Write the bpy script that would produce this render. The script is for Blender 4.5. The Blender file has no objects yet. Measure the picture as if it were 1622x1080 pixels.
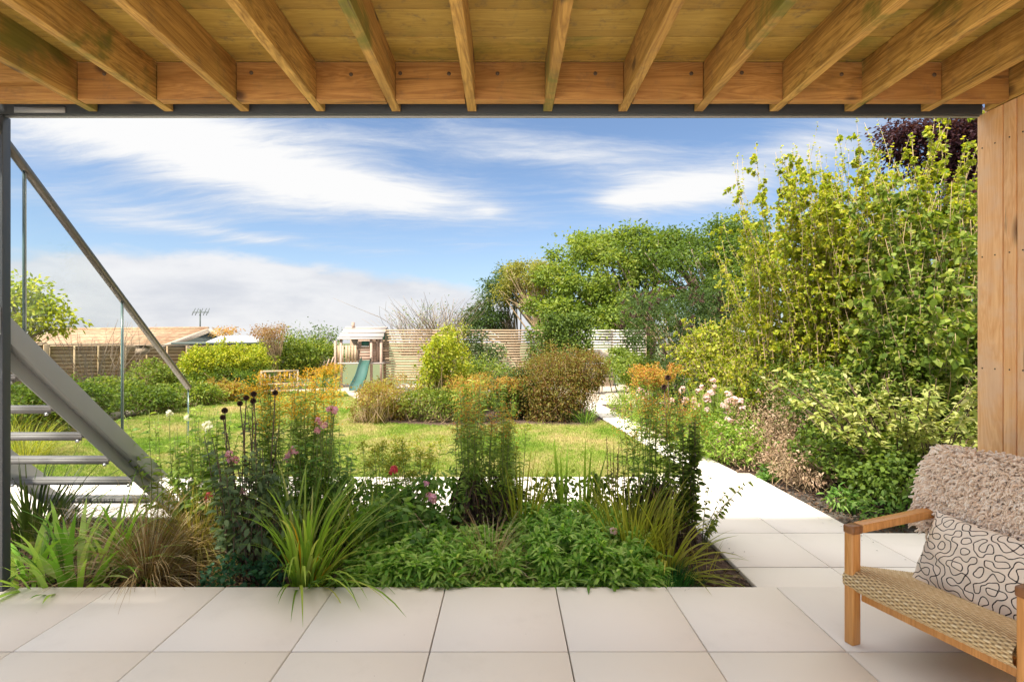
import bpy, math, random
import numpy as np
from mathutils import Vector, Matrix
random.seed(7); RNG = np.random.default_rng(11)
R = math.radians
scene = bpy.context.scene
col = scene.collection
# ------------------------------------------------------------------ camera
CH = 1.335; F = 830.0; VX, VY = 802.0, 541.0
cam_d = bpy.data.cameras.new('camera'); cam = bpy.data.objects.new('camera', cam_d); col.objects.link(cam)
cam.location = (0, 0, CH); cam.rotation_euler = (R(90), 0, 0)
cam_d.sensor_width = 36; cam_d.lens = 36*F/1622; cam_d.shift_x = 9/1622; cam_d.shift_y = 1/1622
cam_d.clip_start = .05; cam_d.clip_end = 2000
scene.camera = cam
# ------------------------------------------------------------------ light
SUN_EL, SUN_DIR = R(57), (-.62, -.78)          # horizontal direction towards the sun: from behind the left shoulder
SUN_AZ = math.atan2(SUN_DIR[0], SUN_DIR[1])
sd = bpy.data.lights.new('sun', 'SUN'); sd.energy = 2.0; sd.angle = R(3); sd.color = (1, .93, .82)
so = bpy.data.objects.new('sun', sd); col.objects.link(so)
hl = math.hypot(*SUN_DIR)
to_sun = Vector((SUN_DIR[0]/hl*math.cos(SUN_EL), SUN_DIR[1]/hl*math.cos(SUN_EL), math.sin(SUN_EL)))
so.rotation_euler = to_sun.to_track_quat('Z', 'Y').to_euler()
so.location = to_sun*40
scene.view_settings.view_transform = 'Standard'; scene.view_settings.look = 'None'
scene.view_settings.gamma = 1; scene.view_settings.use_curve_mapping = False
scene.view_settings.exposure = 2.4
scene.render.engine = 'CYCLES'
scene.cycles.max_bounces = 8; scene.cycles.transparent_max_bounces = 16
scene.cycles.diffuse_bounces = 5

w = bpy.data.worlds.new('World'); scene.world = w; w.use_nodes = True
nt = w.node_tree; nt.nodes.clear()
class NB:
    """small node expression helper"""
    def __init__(s, nt): s.nt = nt
    def n(s, t, **k):
        o = s.nt.nodes.new(t)
        for a, b in k.items(): setattr(o, a, b)
        return o
    def put(s, sock, v):
        if hasattr(v, 'is_output') or isinstance(v, bpy.types.NodeSocket): s.nt.links.new(v, sock)
        else: sock.default_value = v
    def m(s, op, a, b=None, c=None, clamp=False):
        o = s.n('ShaderNodeMath', operation=op, use_clamp=clamp)
        s.put(o.inputs[0], a)
        if b is not None: s.put(o.inputs[1], b)
        if c is not None: s.put(o.inputs[2], c)
        return o.outputs[0]
    def mix(s, f, a, b, mode='MIX'):
        o = s.n('ShaderNodeMix', data_type='RGBA', blend_type=mode)
        s.put(o.inputs[0], f); s.put(o.inputs[6], a if not isinstance(a, tuple) else (*a, 1)[:4]); s.put(o.inputs[7], b if not isinstance(b, tuple) else (*b, 1)[:4])
        return o.outputs[2]
    def noise(s, vec, scale, detail=4, rough=.5, dist=0, out=0):
        o = s.n('ShaderNodeTexNoise')
        if vec is not None: s.put(o.inputs['Vector'], vec)
        o.inputs['Scale'].default_value = scale; o.inputs['Detail'].default_value = detail
        o.inputs['Roughness'].default_value = rough; o.inputs['Distortion'].default_value = dist
        return o.outputs[out]
    def ramp(s, f, stops, interp='LINEAR'):
        o = s.n('ShaderNodeValToRGB'); s.put(o.inputs[0], f); o.color_ramp.interpolation = interp
        e = o.color_ramp.elements
        while len(e) < len(stops): e.new(.5)
        for q, (p, c) in zip(e, stops): q.position = p; q.color = (*c, 1)[:4] if len(c) == 3 else c
        return o.outputs[0]
    def sstep(s, v, a, b):
        o = s.n('ShaderNodeMapRange', interpolation_type='SMOOTHSTEP'); s.put(o.inputs[0], v)
        o.inputs[1].default_value = a; o.inputs[2].default_value = b
        return o.outputs[0]
    def mapping(s, vec, scale=(1, 1, 1), loc=(0, 0, 0), rot=(0, 0, 0)):
        o = s.n('ShaderNodeMapping'); s.put(o.inputs[0], vec)
        o.inputs['Scale'].default_value = scale; o.inputs['Location'].default_value = loc; o.inputs['Rotation'].default_value = rot
        return o.outputs[0]
    def comb(s, x, y, z):
        o = s.n('ShaderNodeCombineXYZ'); s.put(o.inputs[0], x); s.put(o.inputs[1], y); s.put(o.inputs[2], z); return o.outputs[0]

b = NB(nt)
sky = b.n('ShaderNodeTexSky', sky_type='NISHITA', sun_disc=False)
sky.sun_elevation = SUN_EL; sky.sun_rotation = SUN_AZ; sky.air_density = 1.0; sky.dust_density = .6; sky.ozone_density = 1.6
tc = b.n('ShaderNodeTexCoord')
sp = b.n('ShaderNodeSeparateXYZ'); nt.links.new(tc.outputs['Generated'], sp.inputs[0])
dx, dy, dz = sp.outputs
az = b.m('ARCTAN2', dx, dy); el = b.m('ARCSINE', dz)          # radians: 0 = straight down the garden
def blob(a0, e0, sa, se, amp, tilt=0):
    e_ = b.m('SUBTRACT', b.m('SUBTRACT', el, R(e0)), b.m('MULTIPLY', b.m('SUBTRACT', az, R(a0)), tilt))
    p = b.m('DIVIDE', b.m('SUBTRACT', az, R(a0)), R(sa)); q = b.m('DIVIDE', e_, R(se))
    s_ = b.m('ADD', b.m('MULTIPLY', p, p), b.m('MULTIPLY', q, q))
    return b.m('MULTIPLY', b.m('EXPONENT', b.m('MULTIPLY', s_, -1)), amp)
def sumn(L):
    v = L[0]
    for x in L[1:]: v = b.m('ADD', v, x)
    return v
# high cirrus: streaked noise in sky-plane coordinates
zz = b.m('ADD', b.m('MAXIMUM', dz, 0), .14)
pl = b.comb(b.m('DIVIDE', dx, zz), b.m('DIVIDE', dy, zz), 0)
wv = b.noise(b.mapping(pl, (.9, .9, 1), (3, 1, 0)), 1.2, 3, .5, out=1)
plw = b.n('ShaderNodeVectorMath', operation='ADD'); nt.links.new(pl, plw.inputs[0]); 
wv2 = b.n('ShaderNodeVectorMath', operation='SCALE'); nt.links.new(wv, wv2.inputs[0]); wv2.inputs[3].default_value = .4; nt.links.new(wv2.outputs[0], plw.inputs[1])
n1 = b.noise(b.mapping(plw.outputs[0], (.55, 2.6, 1), (2.3, .4, 0), (0, 0, R(24))), 1.5, 10, .62, .35)
n2 = b.noise(b.mapping(plw.outputs[0], (1.6, 6.5, 1), (7, 1, 0), (0, 0, R(-14))), 2.0, 12, .72, .4)
bias = sumn([blob(-30, 17.8, 22, 4.2, .60, -.10), blob(-12, 15.2, 12, 1.8, .26, -.10), blob(10, 18.6, 13, 2.2, .31, -.22), blob(21, 15.5, 10, 2.4, .38, .12),
             blob(33, 19, 8, 3, .25), blob(-36, 11, 9, 1.8, .22, -.05), blob(12.5, 15.2, 4, .7, .18), blob(-24, 10.0, 12, .7, .2, -.06),
             blob(13, 14.6, 3, .6, .2), blob(-2, 14, .1+2, .7, .16), blob(-8, 20, 14, 1.6, .1), blob(80, 25, 40, 18, .2), blob(-110, 30, 50, 20, .2), blob(170, 30, 40, 20, .2)])
bias = b.m('ADD', bias, b.m('MULTIPLY', b.sstep(el, R(24), R(42)), .42))  # extra cloud cover above the view, added for fill light
c1 = b.sstep(b.m('ADD', b.m('ADD', b.m('MULTIPLY', n1, .62), b.m('MULTIPLY', n2, .42)), bias), .56, 1.04)
# low cumulus bank
cb = b.comb(az, b.m('MULTIPLY', el, 2.6), 0)
n3 = b.noise(cb, 5.0, 9, .55, .2); n4 = b.noise(b.mapping(cb, (1, 1, 1), (5, 3, 0)), 12, 6, .6)
bank = sumn([blob(-34, 3.2, 34, 6.6, .62), blob(-12, 2, 12, 5.2, .32), blob(20, 1, 40, 3.2, .25), blob(100, 2, 60, 6, .4), blob(-140, 2, 60, 7, .45)])
c2 = b.sstep(b.m('ADD', b.m('ADD', b.m('MULTIPLY', n3, .55), b.m('MULTIPLY', n4, .12)), bank), .66, .82)
shade = b.sstep(b.m('ADD', b.m('MULTIPLY', n3, 1.1), b.m('MULTIPLY', n4, .35)), .45, .95)
SK = 10.0
skyc = b.mix(1, sky.outputs[0], (.30, .315, .335), 'MULTIPLY')
cloudhi = b.mix(b.sstep(el, R(24), R(48)), b.mix(b.m('POWER', c1, 2), (1.45, 1.52, 1.66, 1), (1.86, 1.86, 1.86, 1)), (4.9, 4.75, 4.55, 1))  # cloud above the view is brightened to add fill light
cum = b.mix(shade, (1.32, 1.35, 1.46, 1), (1.75, 1.74, 1.76, 1))
hz = b.m('EXPONENT', b.m('MULTIPLY', b.m('MAXIMUM', el, 0), -9.0))
s0 = b.mix(b.m('MULTIPLY', hz, .55), skyc, (1.15, 1.32, 1.60, 1))
s1 = b.mix(c1, s0, cloudhi)
s2 = b.mix(b.m('MULTIPLY', c2, .93), s1, cum)
bg = b.n('ShaderNodeBackground'); nt.links.new(s2, bg.inputs[0]); bg.inputs[1].default_value = .1
wo = b.n('ShaderNodeOutputWorld'); nt.links.new(bg.outputs[0], wo.inputs[0])

# ------------------------------------------------------------------ helpers
def P(x, y, Z): return np.array([(x-VX)/F*Z, Z, CH-(y-VY)/F*Z])
GZ = -.103
def G(x, Z, z=GZ): return np.array([(x-VX)/F*Z, Z, z])
def tag(o, label=None, cat=None, group=None, kind=None):
    if label: o['label'] = label
    if cat: o['category'] = cat
    if group: o['group'] = group
    if kind: o['kind'] = kind
    return o
def empty(name, loc, label, cat, group=None, rz=0):
    o = bpy.data.objects.new(name, None); col.objects.link(o); o.location = Vector([float(v) for v in loc]); o.rotation_euler = (0, 0, rz)
    o.empty_display_size = .2
    return tag(o, label, cat, group)
class MB:
    def __init__(s): s.V = []; s.L = []; s.S = []; s.T = []; s.n = 0
    def add(s, v, f, tint=None):
        v = np.asarray(v, float).reshape(-1, 3); f = np.asarray(f, np.int64)
        s.V.append(v); s.L.append((f+s.n).ravel()); s.S.append(np.full(f.shape[0], f.shape[1], np.int64))
        if tint is None: tint = np.full((len(v), 2), .5)
        s.T.append(tint); s.n += len(v); return s
    def box(s, c, d, rot=None, tint=None):
        c = np.asarray(c, float); h = np.asarray(d, float)/2
        v = np.array([[x, y, z] for x in (-1, 1) for y in (-1, 1) for z in (-1, 1)], float)*h
        if rot is not None: v = v @ np.array(rot).T
        f = [[0, 1, 3, 2], [4, 6, 7, 5], [0, 4, 5, 1], [2, 3, 7, 6], [0, 2, 6, 4], [1, 5, 7, 3]]
        return s.add(v+c, f)
    def hexa(s, lo, hi):   # two 4-point loops
        f = [[3, 2, 1, 0], [4, 5, 6, 7], [0, 1, 5, 4], [1, 2, 6, 5], [2, 3, 7, 6], [3, 0, 4, 7]]
        return s.add(np.array(list(lo)+list(hi), float), f)
    def tubes(s, Pt, Rd, sides=4, tint=None):
        Pt = np.asarray(Pt, float); N, K, _ = Pt.shape; Rd = np.broadcast_to(np.asarray(Rd, float), (N, K))
        t = np.gradient(Pt, axis=1); t /= np.linalg.norm(t, axis=2, keepdims=True)+1e-9
        ref = np.where(np.abs(t[:, :1, 2:3]) > .7, np.array([1., .13, 0]), np.array([.1, .05, 1.]))
        ref = np.broadcast_to(ref, t.shape)
        a = np.cross(t, ref); a /= np.linalg.norm(a, axis=2, keepdims=True)+1e-9; c = np.cross(t, a)
        th = np.arange(sides)/sides*2*np.pi
        v = Pt[:, :, None]+Rd[:, :, None, None]*(a[:, :, None]*np.cos(th)[None, None, :, None]+c[:, :, None]*np.sin(th)[None, None, :, None])
        i = np.arange(N)[:, None, None]*K*sides; k = np.arange(K-1)[None, :, None]*sides; j = np.arange(sides)[None, None, :]; j2 = (j+1) % sides
        f = np.stack([i+k+j, i+k+j2, i+k+sides+j2, i+k+sides+j], -1).reshape(-1, 4)
        s.add(v, f)
        if N < 400:
            for q in range(N):
                o = q*K*sides+s.n-N*K*sides
                s.L.append(o+np.arange(sides)[::-1]); s.S.append(np.array([sides]))
                s.L.append(o+(K-1)*sides+np.arange(sides)); s.S.append(np.array([sides]))
        return s
    def cyl(s, p0, p1, r, sides=10, r1=None): return s.tubes([[p0, p1]], [[r, r if r1 is None else r1]], sides)
    def build(s, name, mat, parent=None, smooth=False, kind=None, bevel=0):
        me = mesh_of(s, name, mat, smooth)
        return link(name, me, parent, kind, bevel)
def mesh_of(s, name, mat, smooth=False):
    me = bpy.data.meshes.new(name)
    V = np.concatenate(s.V); L = np.concatenate(s.L); S = np.concatenate(s.S); T = np.concatenate(s.T)
    me.vertices.add(len(V)); me.vertices.foreach_set('co', V.ravel())
    me.loops.add(len(L)); me.loops.foreach_set('vertex_index', L.astype(np.int32))
    me.polygons.add(len(S)); st = np.concatenate([[0], np.cumsum(S)[:-1]]).astype(np.int32)
    me.polygons.foreach_set('loop_start', st); me.polygons.foreach_set('loop_total', S.astype(np.int32))
    if smooth: me.polygons.foreach_set('use_smooth', np.ones(len(S), bool))
    a = me.attributes.new('tint', 'FLOAT_VECTOR', 'POINT')
    a.data.foreach_set('vector', np.concatenate([T, np.zeros((len(T), 1))], 1).ravel())
    me.materials.append(mat); me.update(calc_edges=True)
    return me
def link(name, me, parent=None, kind=None, bevel=0):
    o = bpy.data.objects.new(name, me); col.objects.link(o)
    if parent is not None:
        o.parent = parent
    if kind: o['kind'] = kind
    if bevel:
        md = o.modifiers.new('bevel', 'BEVEL'); md.width = bevel; md.segments = 2; md.limit_method = 'ANGLE'
    return o
def rotz(a): c, s = math.cos(a), math.sin(a); return np.array([[c, -s, 0], [s, c, 0], [0, 0, 1.]])
def rotx(a): c, s = math.cos(a), math.sin(a); return np.array([[1, 0, 0], [0, c, -s], [0, s, c]])
def roty(a): c, s = math.cos(a), math.sin(a); return np.array([[c, 0, s], [0, 1, 0], [-s, 0, c]])

# ------------------------------------------------------------------ materials
def newmat(name):
    m = bpy.data.materials.new(name); m.use_nodes = True; t = m.node_tree; t.nodes.clear()
    b = NB(t); out = b.n('ShaderNodeOutputMaterial'); return m, b, out
def principled(b, out, colr, rough=.6, bump=None, bstr=.3, bdist=.01, metal=0, spec=.5):
    p = b.n('ShaderNodeBsdfPrincipled')
    b.put(p.inputs['Base Color'], (*colr, 1) if isinstance(colr, tuple) and len(colr) == 3 else colr)
    b.put(p.inputs['Roughness'], rough); p.inputs['Metallic'].default_value = metal; p.inputs['Specular IOR Level'].default_value = spec
    if bump is not None:
        bn = b.n('ShaderNodeBump'); b.put(bn.inputs['Height'], bump); bn.inputs['Strength'].default_value = bstr; bn.inputs['Distance'].default_value = bdist
        b.nt.links.new(bn.outputs[0], p.inputs['Normal'])
    b.nt.links.new(p.outputs[0], out.inputs[0]); return p
def objco(b, rnd=True):
    tc = b.n('ShaderNodeTexCoord'); oi = b.n('ShaderNodeObjectInfo')
    if not rnd: return tc.outputs['Object'], oi.outputs['Random']
    v = b.n('ShaderNodeVectorMath', operation='ADD'); b.nt.links.new(tc.outputs['Object'], v.inputs[0])
    s = b.m('MULTIPLY', oi.outputs['Random'], 37.0); c = b.comb(s, b.m('MULTIPLY', s, 1.7), b.m('MULTIPLY', s, .6)); b.nt.links.new(c, v.inputs[1])
    return v.outputs[0], oi.outputs['Random']
def wood(name, dark, light, axis=1, fine=70, knots=True, green=0, vary=.25, rough=.7, grey=None, dirt=.0, knotscale=4.2):
    m, b, out = newmat(name); v, rnd = objco(b)
    s = [fine]*3; s[axis] = fine*.035
    g1 = b.noise(b.mapping(v, tuple(s)), 1, 6, .6, .6)
    s = [9]*3; s[axis] = .9
    g2 = b.noise(b.mapping(v, tuple(s)), 1, 4, .55, 1.5)
    rings = b.m('ABSOLUTE', b.m('SUBTRACT', b.m('FRACT', b.m('MULTIPLY', g2, 9)), .5))
    f = b.m('ADD', b.m('MULTIPLY', g1, .6), b.m('MULTIPLY', rings, .55))
    c = b.ramp(f, [(.2, dark), (.72, light)])
    c = b.mix(b.m('MULTIPLY', rnd, vary), c, b.mix(.5, dark, (.3, .12, .03)))
    big = b.noise(v, 2.2, 4, .6)
    c = b.mix(b.m('MULTIPLY', b.sstep(big, .48, .7), .35), c, dark)
    if grey: c = b.mix(b.m('MULTIPLY', b.sstep(b.noise(v, 3.5, 5, .65), .4, .65), .7), c, grey)
    if green:
        gm = b.m('MULTIPLY', b.sstep(b.noise(v, 1.7, 5, .65, .5), .52, .66), green)
        c = b.mix(gm, c, (.10, .12, .012))
    if knots:
        s = [knotscale]*3; s[axis] = knotscale*.62
        ss = [30]*3; ss[axis] = 1.3; sl = b.sstep(b.noise(b.mapping(v, tuple(ss)), 1, 3, .5), .66, .70); c = b.mix(b.m('MULTIPLY', sl, .55), c, (.06, .03, .012))
        vo = b.n('ShaderNodeTexVoronoi', feature='F1'); b.put(vo.inputs['Vector'], b.mapping(v, tuple(s))); vo.inputs['Scale'].default_value = 1
        kd = b.m('SUBTRACT', 1, b.sstep(b.m('ADD', vo.outputs['Distance'], b.m('MULTIPLY', g2, .05)), .09, .19))
        c = b.mix(b.m('MULTIPLY', kd, .85), c, (.045, .018, .008))
    if dirt: c = b.mix(b.m('MULTIPLY', b.sstep(b.noise(v, 14, 6, .7), .5, .72), dirt), c, (.08, .06, .045))
    principled(b, out, c, rough, f, .25, .003); return m
def plain(name, c, rough=.5, metal=0, var=.08, scale=6, bump=.1, spec=.5):
    m, b, out = newmat(name); v, rnd = objco(b)
    n = b.noise(v, scale, 6, .6)
    cc = b.mix(b.m('MULTIPLY', n, 2*var), c, tuple(x*.55 for x in c))
    principled(b, out, cc, rough, b.noise(v, scale*18, 4, .6), bump, .002, metal, spec); return m
def leafmat(name, stops, trans=.32, rough=.5, spec=.25, dead=None):
    """leaf colour varies from leaf to leaf by the tint attribute"""
    m, b, out = newmat(name)
    a = b.n('ShaderNodeAttribute', attribute_name='tint'); s = b.n('ShaderNodeSeparateXYZ'); b.nt.links.new(a.outputs['Vector'], s.inputs[0])
    k = len(stops); c = b.ramp(s.outputs[0], [(i/max(1, k-1), st) for i, st in enumerate(stops)])
    c = b.mix(b.m('MULTIPLY', s.outputs[1], .45), c, tuple(x*.45 for x in stops[0]))
    p = b.n('ShaderNodeBsdfPrincipled'); b.nt.links.new(c, p.inputs['Base Color']); p.inputs['Roughness'].default_value = rough; p.inputs['Specular IOR Level'].default_value = spec
    tr = b.n('ShaderNodeBsdfTranslucent'); b.nt.links.new(b.mix(1, c, (1.25, 1.2, .55), 'MULTIPLY'), tr.inputs[0])
    mx = b.n('ShaderNodeMixShader'); mx.inputs[0].default_value = trans
    b.nt.links.new(p.outputs[0], mx.inputs[1]); b.nt.links.new(tr.outputs[0], mx.inputs[2]); b.nt.links.new(mx.outputs[0], out.inputs[0])
    return m
M = {}
M['joist'] = wood('joist_timber', (.22, .105, .016), (.72, .43, .11), 1, 60, True, .8, .35, dirt=.35)
M['board'] = wood('deck_underside_timber', (.30, .19, .028), (.55, .39, .08), 0, 60, False, .5, .6, dirt=.55)
M['noggin'] = wood('blocking_timber', (.24, .10, .02), (.54, .28, .075), 0, 50, True, .12, .35, dirt=.3)
M['cedar'] = wood('cedar_cladding', (.74, .35, .12), (.98, .63, .31), 2, 70, True, 0, .2, .6, grey=(.76, .50, .31), knotscale=2.2)
M['teak'] = wood('oiled_teak', (.50, .21, .05), (.72, .36, .11), 2, 90, False, 0, .12, .38)
M['greywood'] = wood('weathered_timber', (.22, .16, .11), (.50, .40, .29), 0, 50, False, 0, .4, .85)
M['greywoodv'] = wood('weathered_post_timber', (.22, .17, .11), (.46, .38, .26), 2, 50, False, .2, .4, .85)
M['screen'] = wood('screen_slat_timber', (.34, .24, .15), (.66, .52, .36), 0, 40, False, 0, .45, .85)
M['screenwhite'] = wood('pale_slat_timber', (.55, .50, .44), (.85, .80, .72), 0, 40, False, 0, .1, .8)
M['lap'] = wood('lap_fence_timber', (.30, .21, .12), (.58, .45, .27), 0, 40, False, .3, .5, .85)
M['play'] = wood('playhouse_timber', (.30, .20, .15), (.55, .42, .34), 0, 40, False, 0, .4, .85)
M['steel'] = plain('grey_painted_steel', (.31, .31, .305), .42, 0, .08, 3, .05)
M['treadshade'] = plain('shaded_tread_steel', (.17, .16, .15), .55, 0, .06, 3, .05)  # same stair paint, darkened to put the tread lips' shade into the colour
M['steelshade'] = plain('shaded_beam_steel', (.035, .040, .045), .45, 0, .06, 3, .05)  # shade on the beam's camera side is put into this colour
M['steelcol'] = plain('column_paint', (.052, .058, .064), .4, 0, .06, 3, .05)
M['rail'] = plain('brushed_stainless', (.19, .17, .15), .38, .8, .05, 9, .05)
M['bolt'] = plain('zinc_bolt', (.7, .7, .68), .3, .8, .05, 9, .05)
M['blackmetal'] = plain('black_wrought_metal', (.02, .02, .022), .5, 0, .05)
M['hole'] = plain('dark_hole', (.012, .008, .006), .9, 0, .1)
M['white'] = plain('white_paint', (.78, .77, .74), .6, 0, .08)
M['green_plastic'] = plain('green_slide_plastic', (.035, .10, .08), .35, 0, .1)
M['green_paint'] = plain('green_shutter', (.01, .10, .07), .5, 0, .1)
M['greyroof'] = plain('grey_felt_roof', (.10, .12, .11), .8)
M['corr'] = plain('corrugated_steel', (.20, .21, .21), .5, .3, .2)
M['render'] = plain('pale_rendered_wall', (.56, .46, .36), .9, 0, .25, 5, .4)
M['brownseed'] = leafmat('seed_head_brown', [(.045, .022, .018), (.10, .05, .035), (.16, .10, .08)], .05, .8)
def slabmat():
    m, b, out = newmat('limestone_porcelain'); v, rnd = objco(b)
    ge = b.n('ShaderNodeNewGeometry'); wp = ge.outputs['Position']
    n = b.noise(wp, .8, 5, .6); sp_ = b.noise(v, 160, 3, .6); st = b.noise(wp, 3.1, 8, .7)
    c = b.mix(n, (.70, .635, .56), (.76, .695, .62))
    c = b.mix(b.m('MULTIPLY', rnd, .25), c, (.64, .575, .505))
    c = b.mix(b.m('MULTIPLY', b.sstep(sp_, .68, .76), .3), c, (.35, .29, .24))
    c = b.mix(b.m('MULTIPLY', b.sstep(st, .52, .72), .12), c, (.42, .36, .3))
    vo = b.n('ShaderNodeTexVoronoi'); b.put(vo.inputs['Vector'], v); vo.inputs['Scale'].default_value = 9
    sp2 = b.m('SUBTRACT', 1, b.sstep(vo.outputs['Distance'], .012, .03))
    c = b.mix(b.m('MULTIPLY', sp2, .5), c, (.25, .2, .16))
    principled(b, out, c, b.m('ADD', .55, b.m('MULTIPLY', n, .2)), sp_, .12, .001, 0, .3); return m
M['slab'] = slabmat()
def soilmat(name, c1, c2, c3):
    m, b, out = newmat(name); tc = b.n('ShaderNodeTexCoord'); v = tc.outputs['Object']
    n = b.noise(v, 28, 8, .7); n2 = b.noise(v, 2, 4, .5)
    c = b.ramp(n, [(.3, c1), (.5, c2), (.68, c3)])
    c = b.mix(b.m('MULTIPLY', n2, .4), c, c1)
    principled(b, out, c, .95, n, .9, .02); return m
M['soil'] = soilmat('bark_mulch_soil', (.035, .02, .013), (.08, .045, .03), (.17, .10, .065))
M['gravel'] = soilmat('pale_gravel', (.36, .29, .21), (.46, .38, .29), (.56, .48, .38))
M['joint'] = soilmat('joint_sand', (.06, .05, .04), (.09, .075, .06), (.12, .1, .08))
M['field'] = soilmat('far_field', (.06, .08, .03), (.10, .12, .04), (.15, .15, .07))
def lawnmat(name, geo):
    m, b, out = newmat(name); 
    ge = b.n('ShaderNodeNewGeometry'); v = ge.outputs['Position']
    n = b.noise(v, .75, 6, .62, .4); n2 = b.noise(v, 9, 7, .7); n3 = b.noise(v, 60, 3, .6)
    f = b.m('ADD', b.m('ADD', b.m('MULTIPLY', n, .75), b.m('MULTIPLY', n2, .3)), b.m('MULTIPLY', n3, .12))
    if geo:
        a = b.n('ShaderNodeAttribute', attribute_name='tint'); s = b.n('ShaderNodeSeparateXYZ'); b.nt.links.new(a.outputs['Vector'], s.inputs[0])
        f = b.m('ADD', b.m('SUBTRACT', f, .08), b.m('MULTIPLY', s.outputs[0], .16))
    c = b.ramp(f, [(.36, (.11, .21, .02)), (.49, (.17, .27, .03)), (.57, (.27, .32, .06)), (.66, (.44, .38, .16)), (.8, (.50, .39, .2))])
    p = b.n('ShaderNodeBsdfPrincipled'); b.nt.links.new(c, p.inputs['Base Color']); p.inputs['Roughness'].default_value = .8; p.inputs['Specular IOR Level'].default_value = .15
    if geo:
        tr = b.n('ShaderNodeBsdfTranslucent'); b.nt.links.new(c, tr.inputs[0]); mx = b.n('ShaderNodeMixShader'); mx.inputs[0].default_value = .3
        b.nt.links.new(p.outputs[0], mx.inputs[1]); b.nt.links.new(tr.outputs[0], mx.inputs[2]); b.nt.links.new(mx.outputs[0], out.inputs[0])
    else: b.nt.links.new(p.outputs[0], out.inputs[0])
    return m
M['lawn'] = lawnmat('lawn_turf', False); M['grass'] = lawnmat('grass_blades', True)
def barkmat(name, a_, c_):
    m, b, out = newmat(name); tc = b.n('ShaderNodeTexCoord'); v = b.mapping(tc.outputs['Object'], (14, 14, 3))
    n = b.noise(v, 1, 6, .65); principled(b, out, b.mix(n, a_, c_), .9, n, .6, .01); return m
M['bark'] = barkmat('bark', (.10, .075, .05), (.32, .25, .17))
M['stem_tan'] = barkmat('tan_stem', (.26, .17, .09), (.52, .38, .22))
M['stem_green'] = barkmat('green_stem', (.10, .14, .03), (.22, .24, .07))
M['stem_dark'] = barkmat('dark_stem', (.05, .03, .02), (.14, .09, .05))
M['twig'] = barkmat('bare_twig', (.16, .11, .075), (.36, .28, .20))
M['logs'] = barkmat('log_edging', (.16, .13, .10), (.34, .28, .22))
def glassmat():
    m, b, out = newmat('clear_glass'); lw = b.n('ShaderNodeLayerWeight'); lw.inputs[0].default_value = .5; fz = b.m('ADD', .03, b.m('MULTIPLY', b.m('POWER', lw.outputs['Facing'], 5), .6))
    tr = b.n('ShaderNodeBsdfTransparent'); tr.inputs[0].default_value = (.975, .988, .983, 1); gl = b.n('ShaderNodeBsdfGlossy'); gl.inputs['Roughness'].default_value = .01
    mx = b.n('ShaderNodeMixShader'); b.nt.links.new(fz, mx.inputs[0]); b.nt.links.new(tr.outputs[0], mx.inputs[1]); b.nt.links.new(gl.outputs[0], mx.inputs[2])
    b.nt.links.new(mx.outputs[0], out.inputs[0]); return m
M['glass'] = glassmat()
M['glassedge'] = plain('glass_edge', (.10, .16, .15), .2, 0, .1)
M['window'] = plain('dark_window_glass', (.03, .04, .045), .08, 0, .05)
# leaf palettes
PAL = {
 'lime': [(.18, .27, .02), (.36, .43, .03), (.50, .52, .05), (.62, .56, .08)],
 'mid': [(.07, .12, .02), (.13, .21, .03), (.22, .30, .05)],
 'oakgreen': [(.09, .15, .022), (.18, .27, .035), (.29, .37, .06), (.40, .42, .09)],
 'dark': [(.045, .08, .025), (.08, .14, .035), (.15, .21, .06)],
 'purple': [(.03, .012, .02), (.07, .025, .035), (.12, .045, .05)],
 'varieg': [(.15, .22, .03), (.42, .46, .12), (.62, .60, .25)],
 'bedgreen': [(.08, .18, .03), (.14, .29, .045), (.24, .40, .09), (.36, .48, .15)],
 'erysimum': [(.13, .30, .035), (.26, .50, .06), (.44, .66, .12), (.62, .76, .25)],
 'strap': [(.14, .27, .03), (.24, .38, .045), (.38, .50, .09), (.58, .56, .18)],
 'darkstrap': [(.03, .055, .012), (.06, .10, .02), (.13, .17, .04)],
 'bronze': [(.26, .14, .05), (.42, .27, .10), (.60, .45, .22), (.72, .60, .38)],
 'olivegrass': [(.22, .18, .035), (.34, .30, .06), (.46, .40, .12)],
 'phlox': [(.14, .26, .03), (.25, .38, .05), (.40, .50, .10)],
 'solid': [(.18, .29, .05), (.30, .43, .08), (.46, .58, .15)],
 'gold': [(.55, .26, .02), (.66, .38, .03), (.72, .48, .05)],
 'rustgold': [(.48, .19, .05), (.60, .30, .08), (.62, .42, .08), (.45, .45, .08)],
 'pink': [(.70, .30, .45), (.82, .45, .60), (.9, .65, .75)],
 'palepink': [(.75, .50, .52), (.85, .66, .66), (.9, .78, .76)],
 'red': [(.6, .05, .09), (.75, .12, .15)],
 'whitef': [(.75, .74, .62), (.88, .87, .8)],
 'autumn': [(.34, .15, .05), (.42, .28, .06), (.32, .36, .06), (.52, .46, .09)],
 'brownbush': [(.20, .08, .035), (.26, .17, .045), (.20, .24, .045), (.33, .28, .07)],
 'olivecrown': [(.17, .18, .04), (.30, .30, .06), (.42, .40, .10), (.22, .26, .05)],
 'darkthistle': [(.08, .13, .06), (.14, .21, .09), (.24, .32, .14)],
 'teal': [(.03, .10, .045), (.06, .17, .08), (.10, .22, .11)],
 'chive': [(.02, .09, .02), (.04, .15, .03)],
 'yellowgreen': [(.22, .27, .03), (.36, .38, .05), (.46, .43, .08)],
 'dry': [(.22, .13, .08), (.36, .24, .15), (.48, .36, .24)],
 'chips': [(.05, .025, .015), (.13, .075, .045), (.26, .17, .11)],
 'topiary': [(.30, .13, .06), (.38, .22, .09), (.25, .24, .08)],
}
LM = {k: leafmat('leaf_'+k, v, .12 if k in ('bronze', 'dry', 'chips') else .48) for k, v in PAL.items()}

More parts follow.
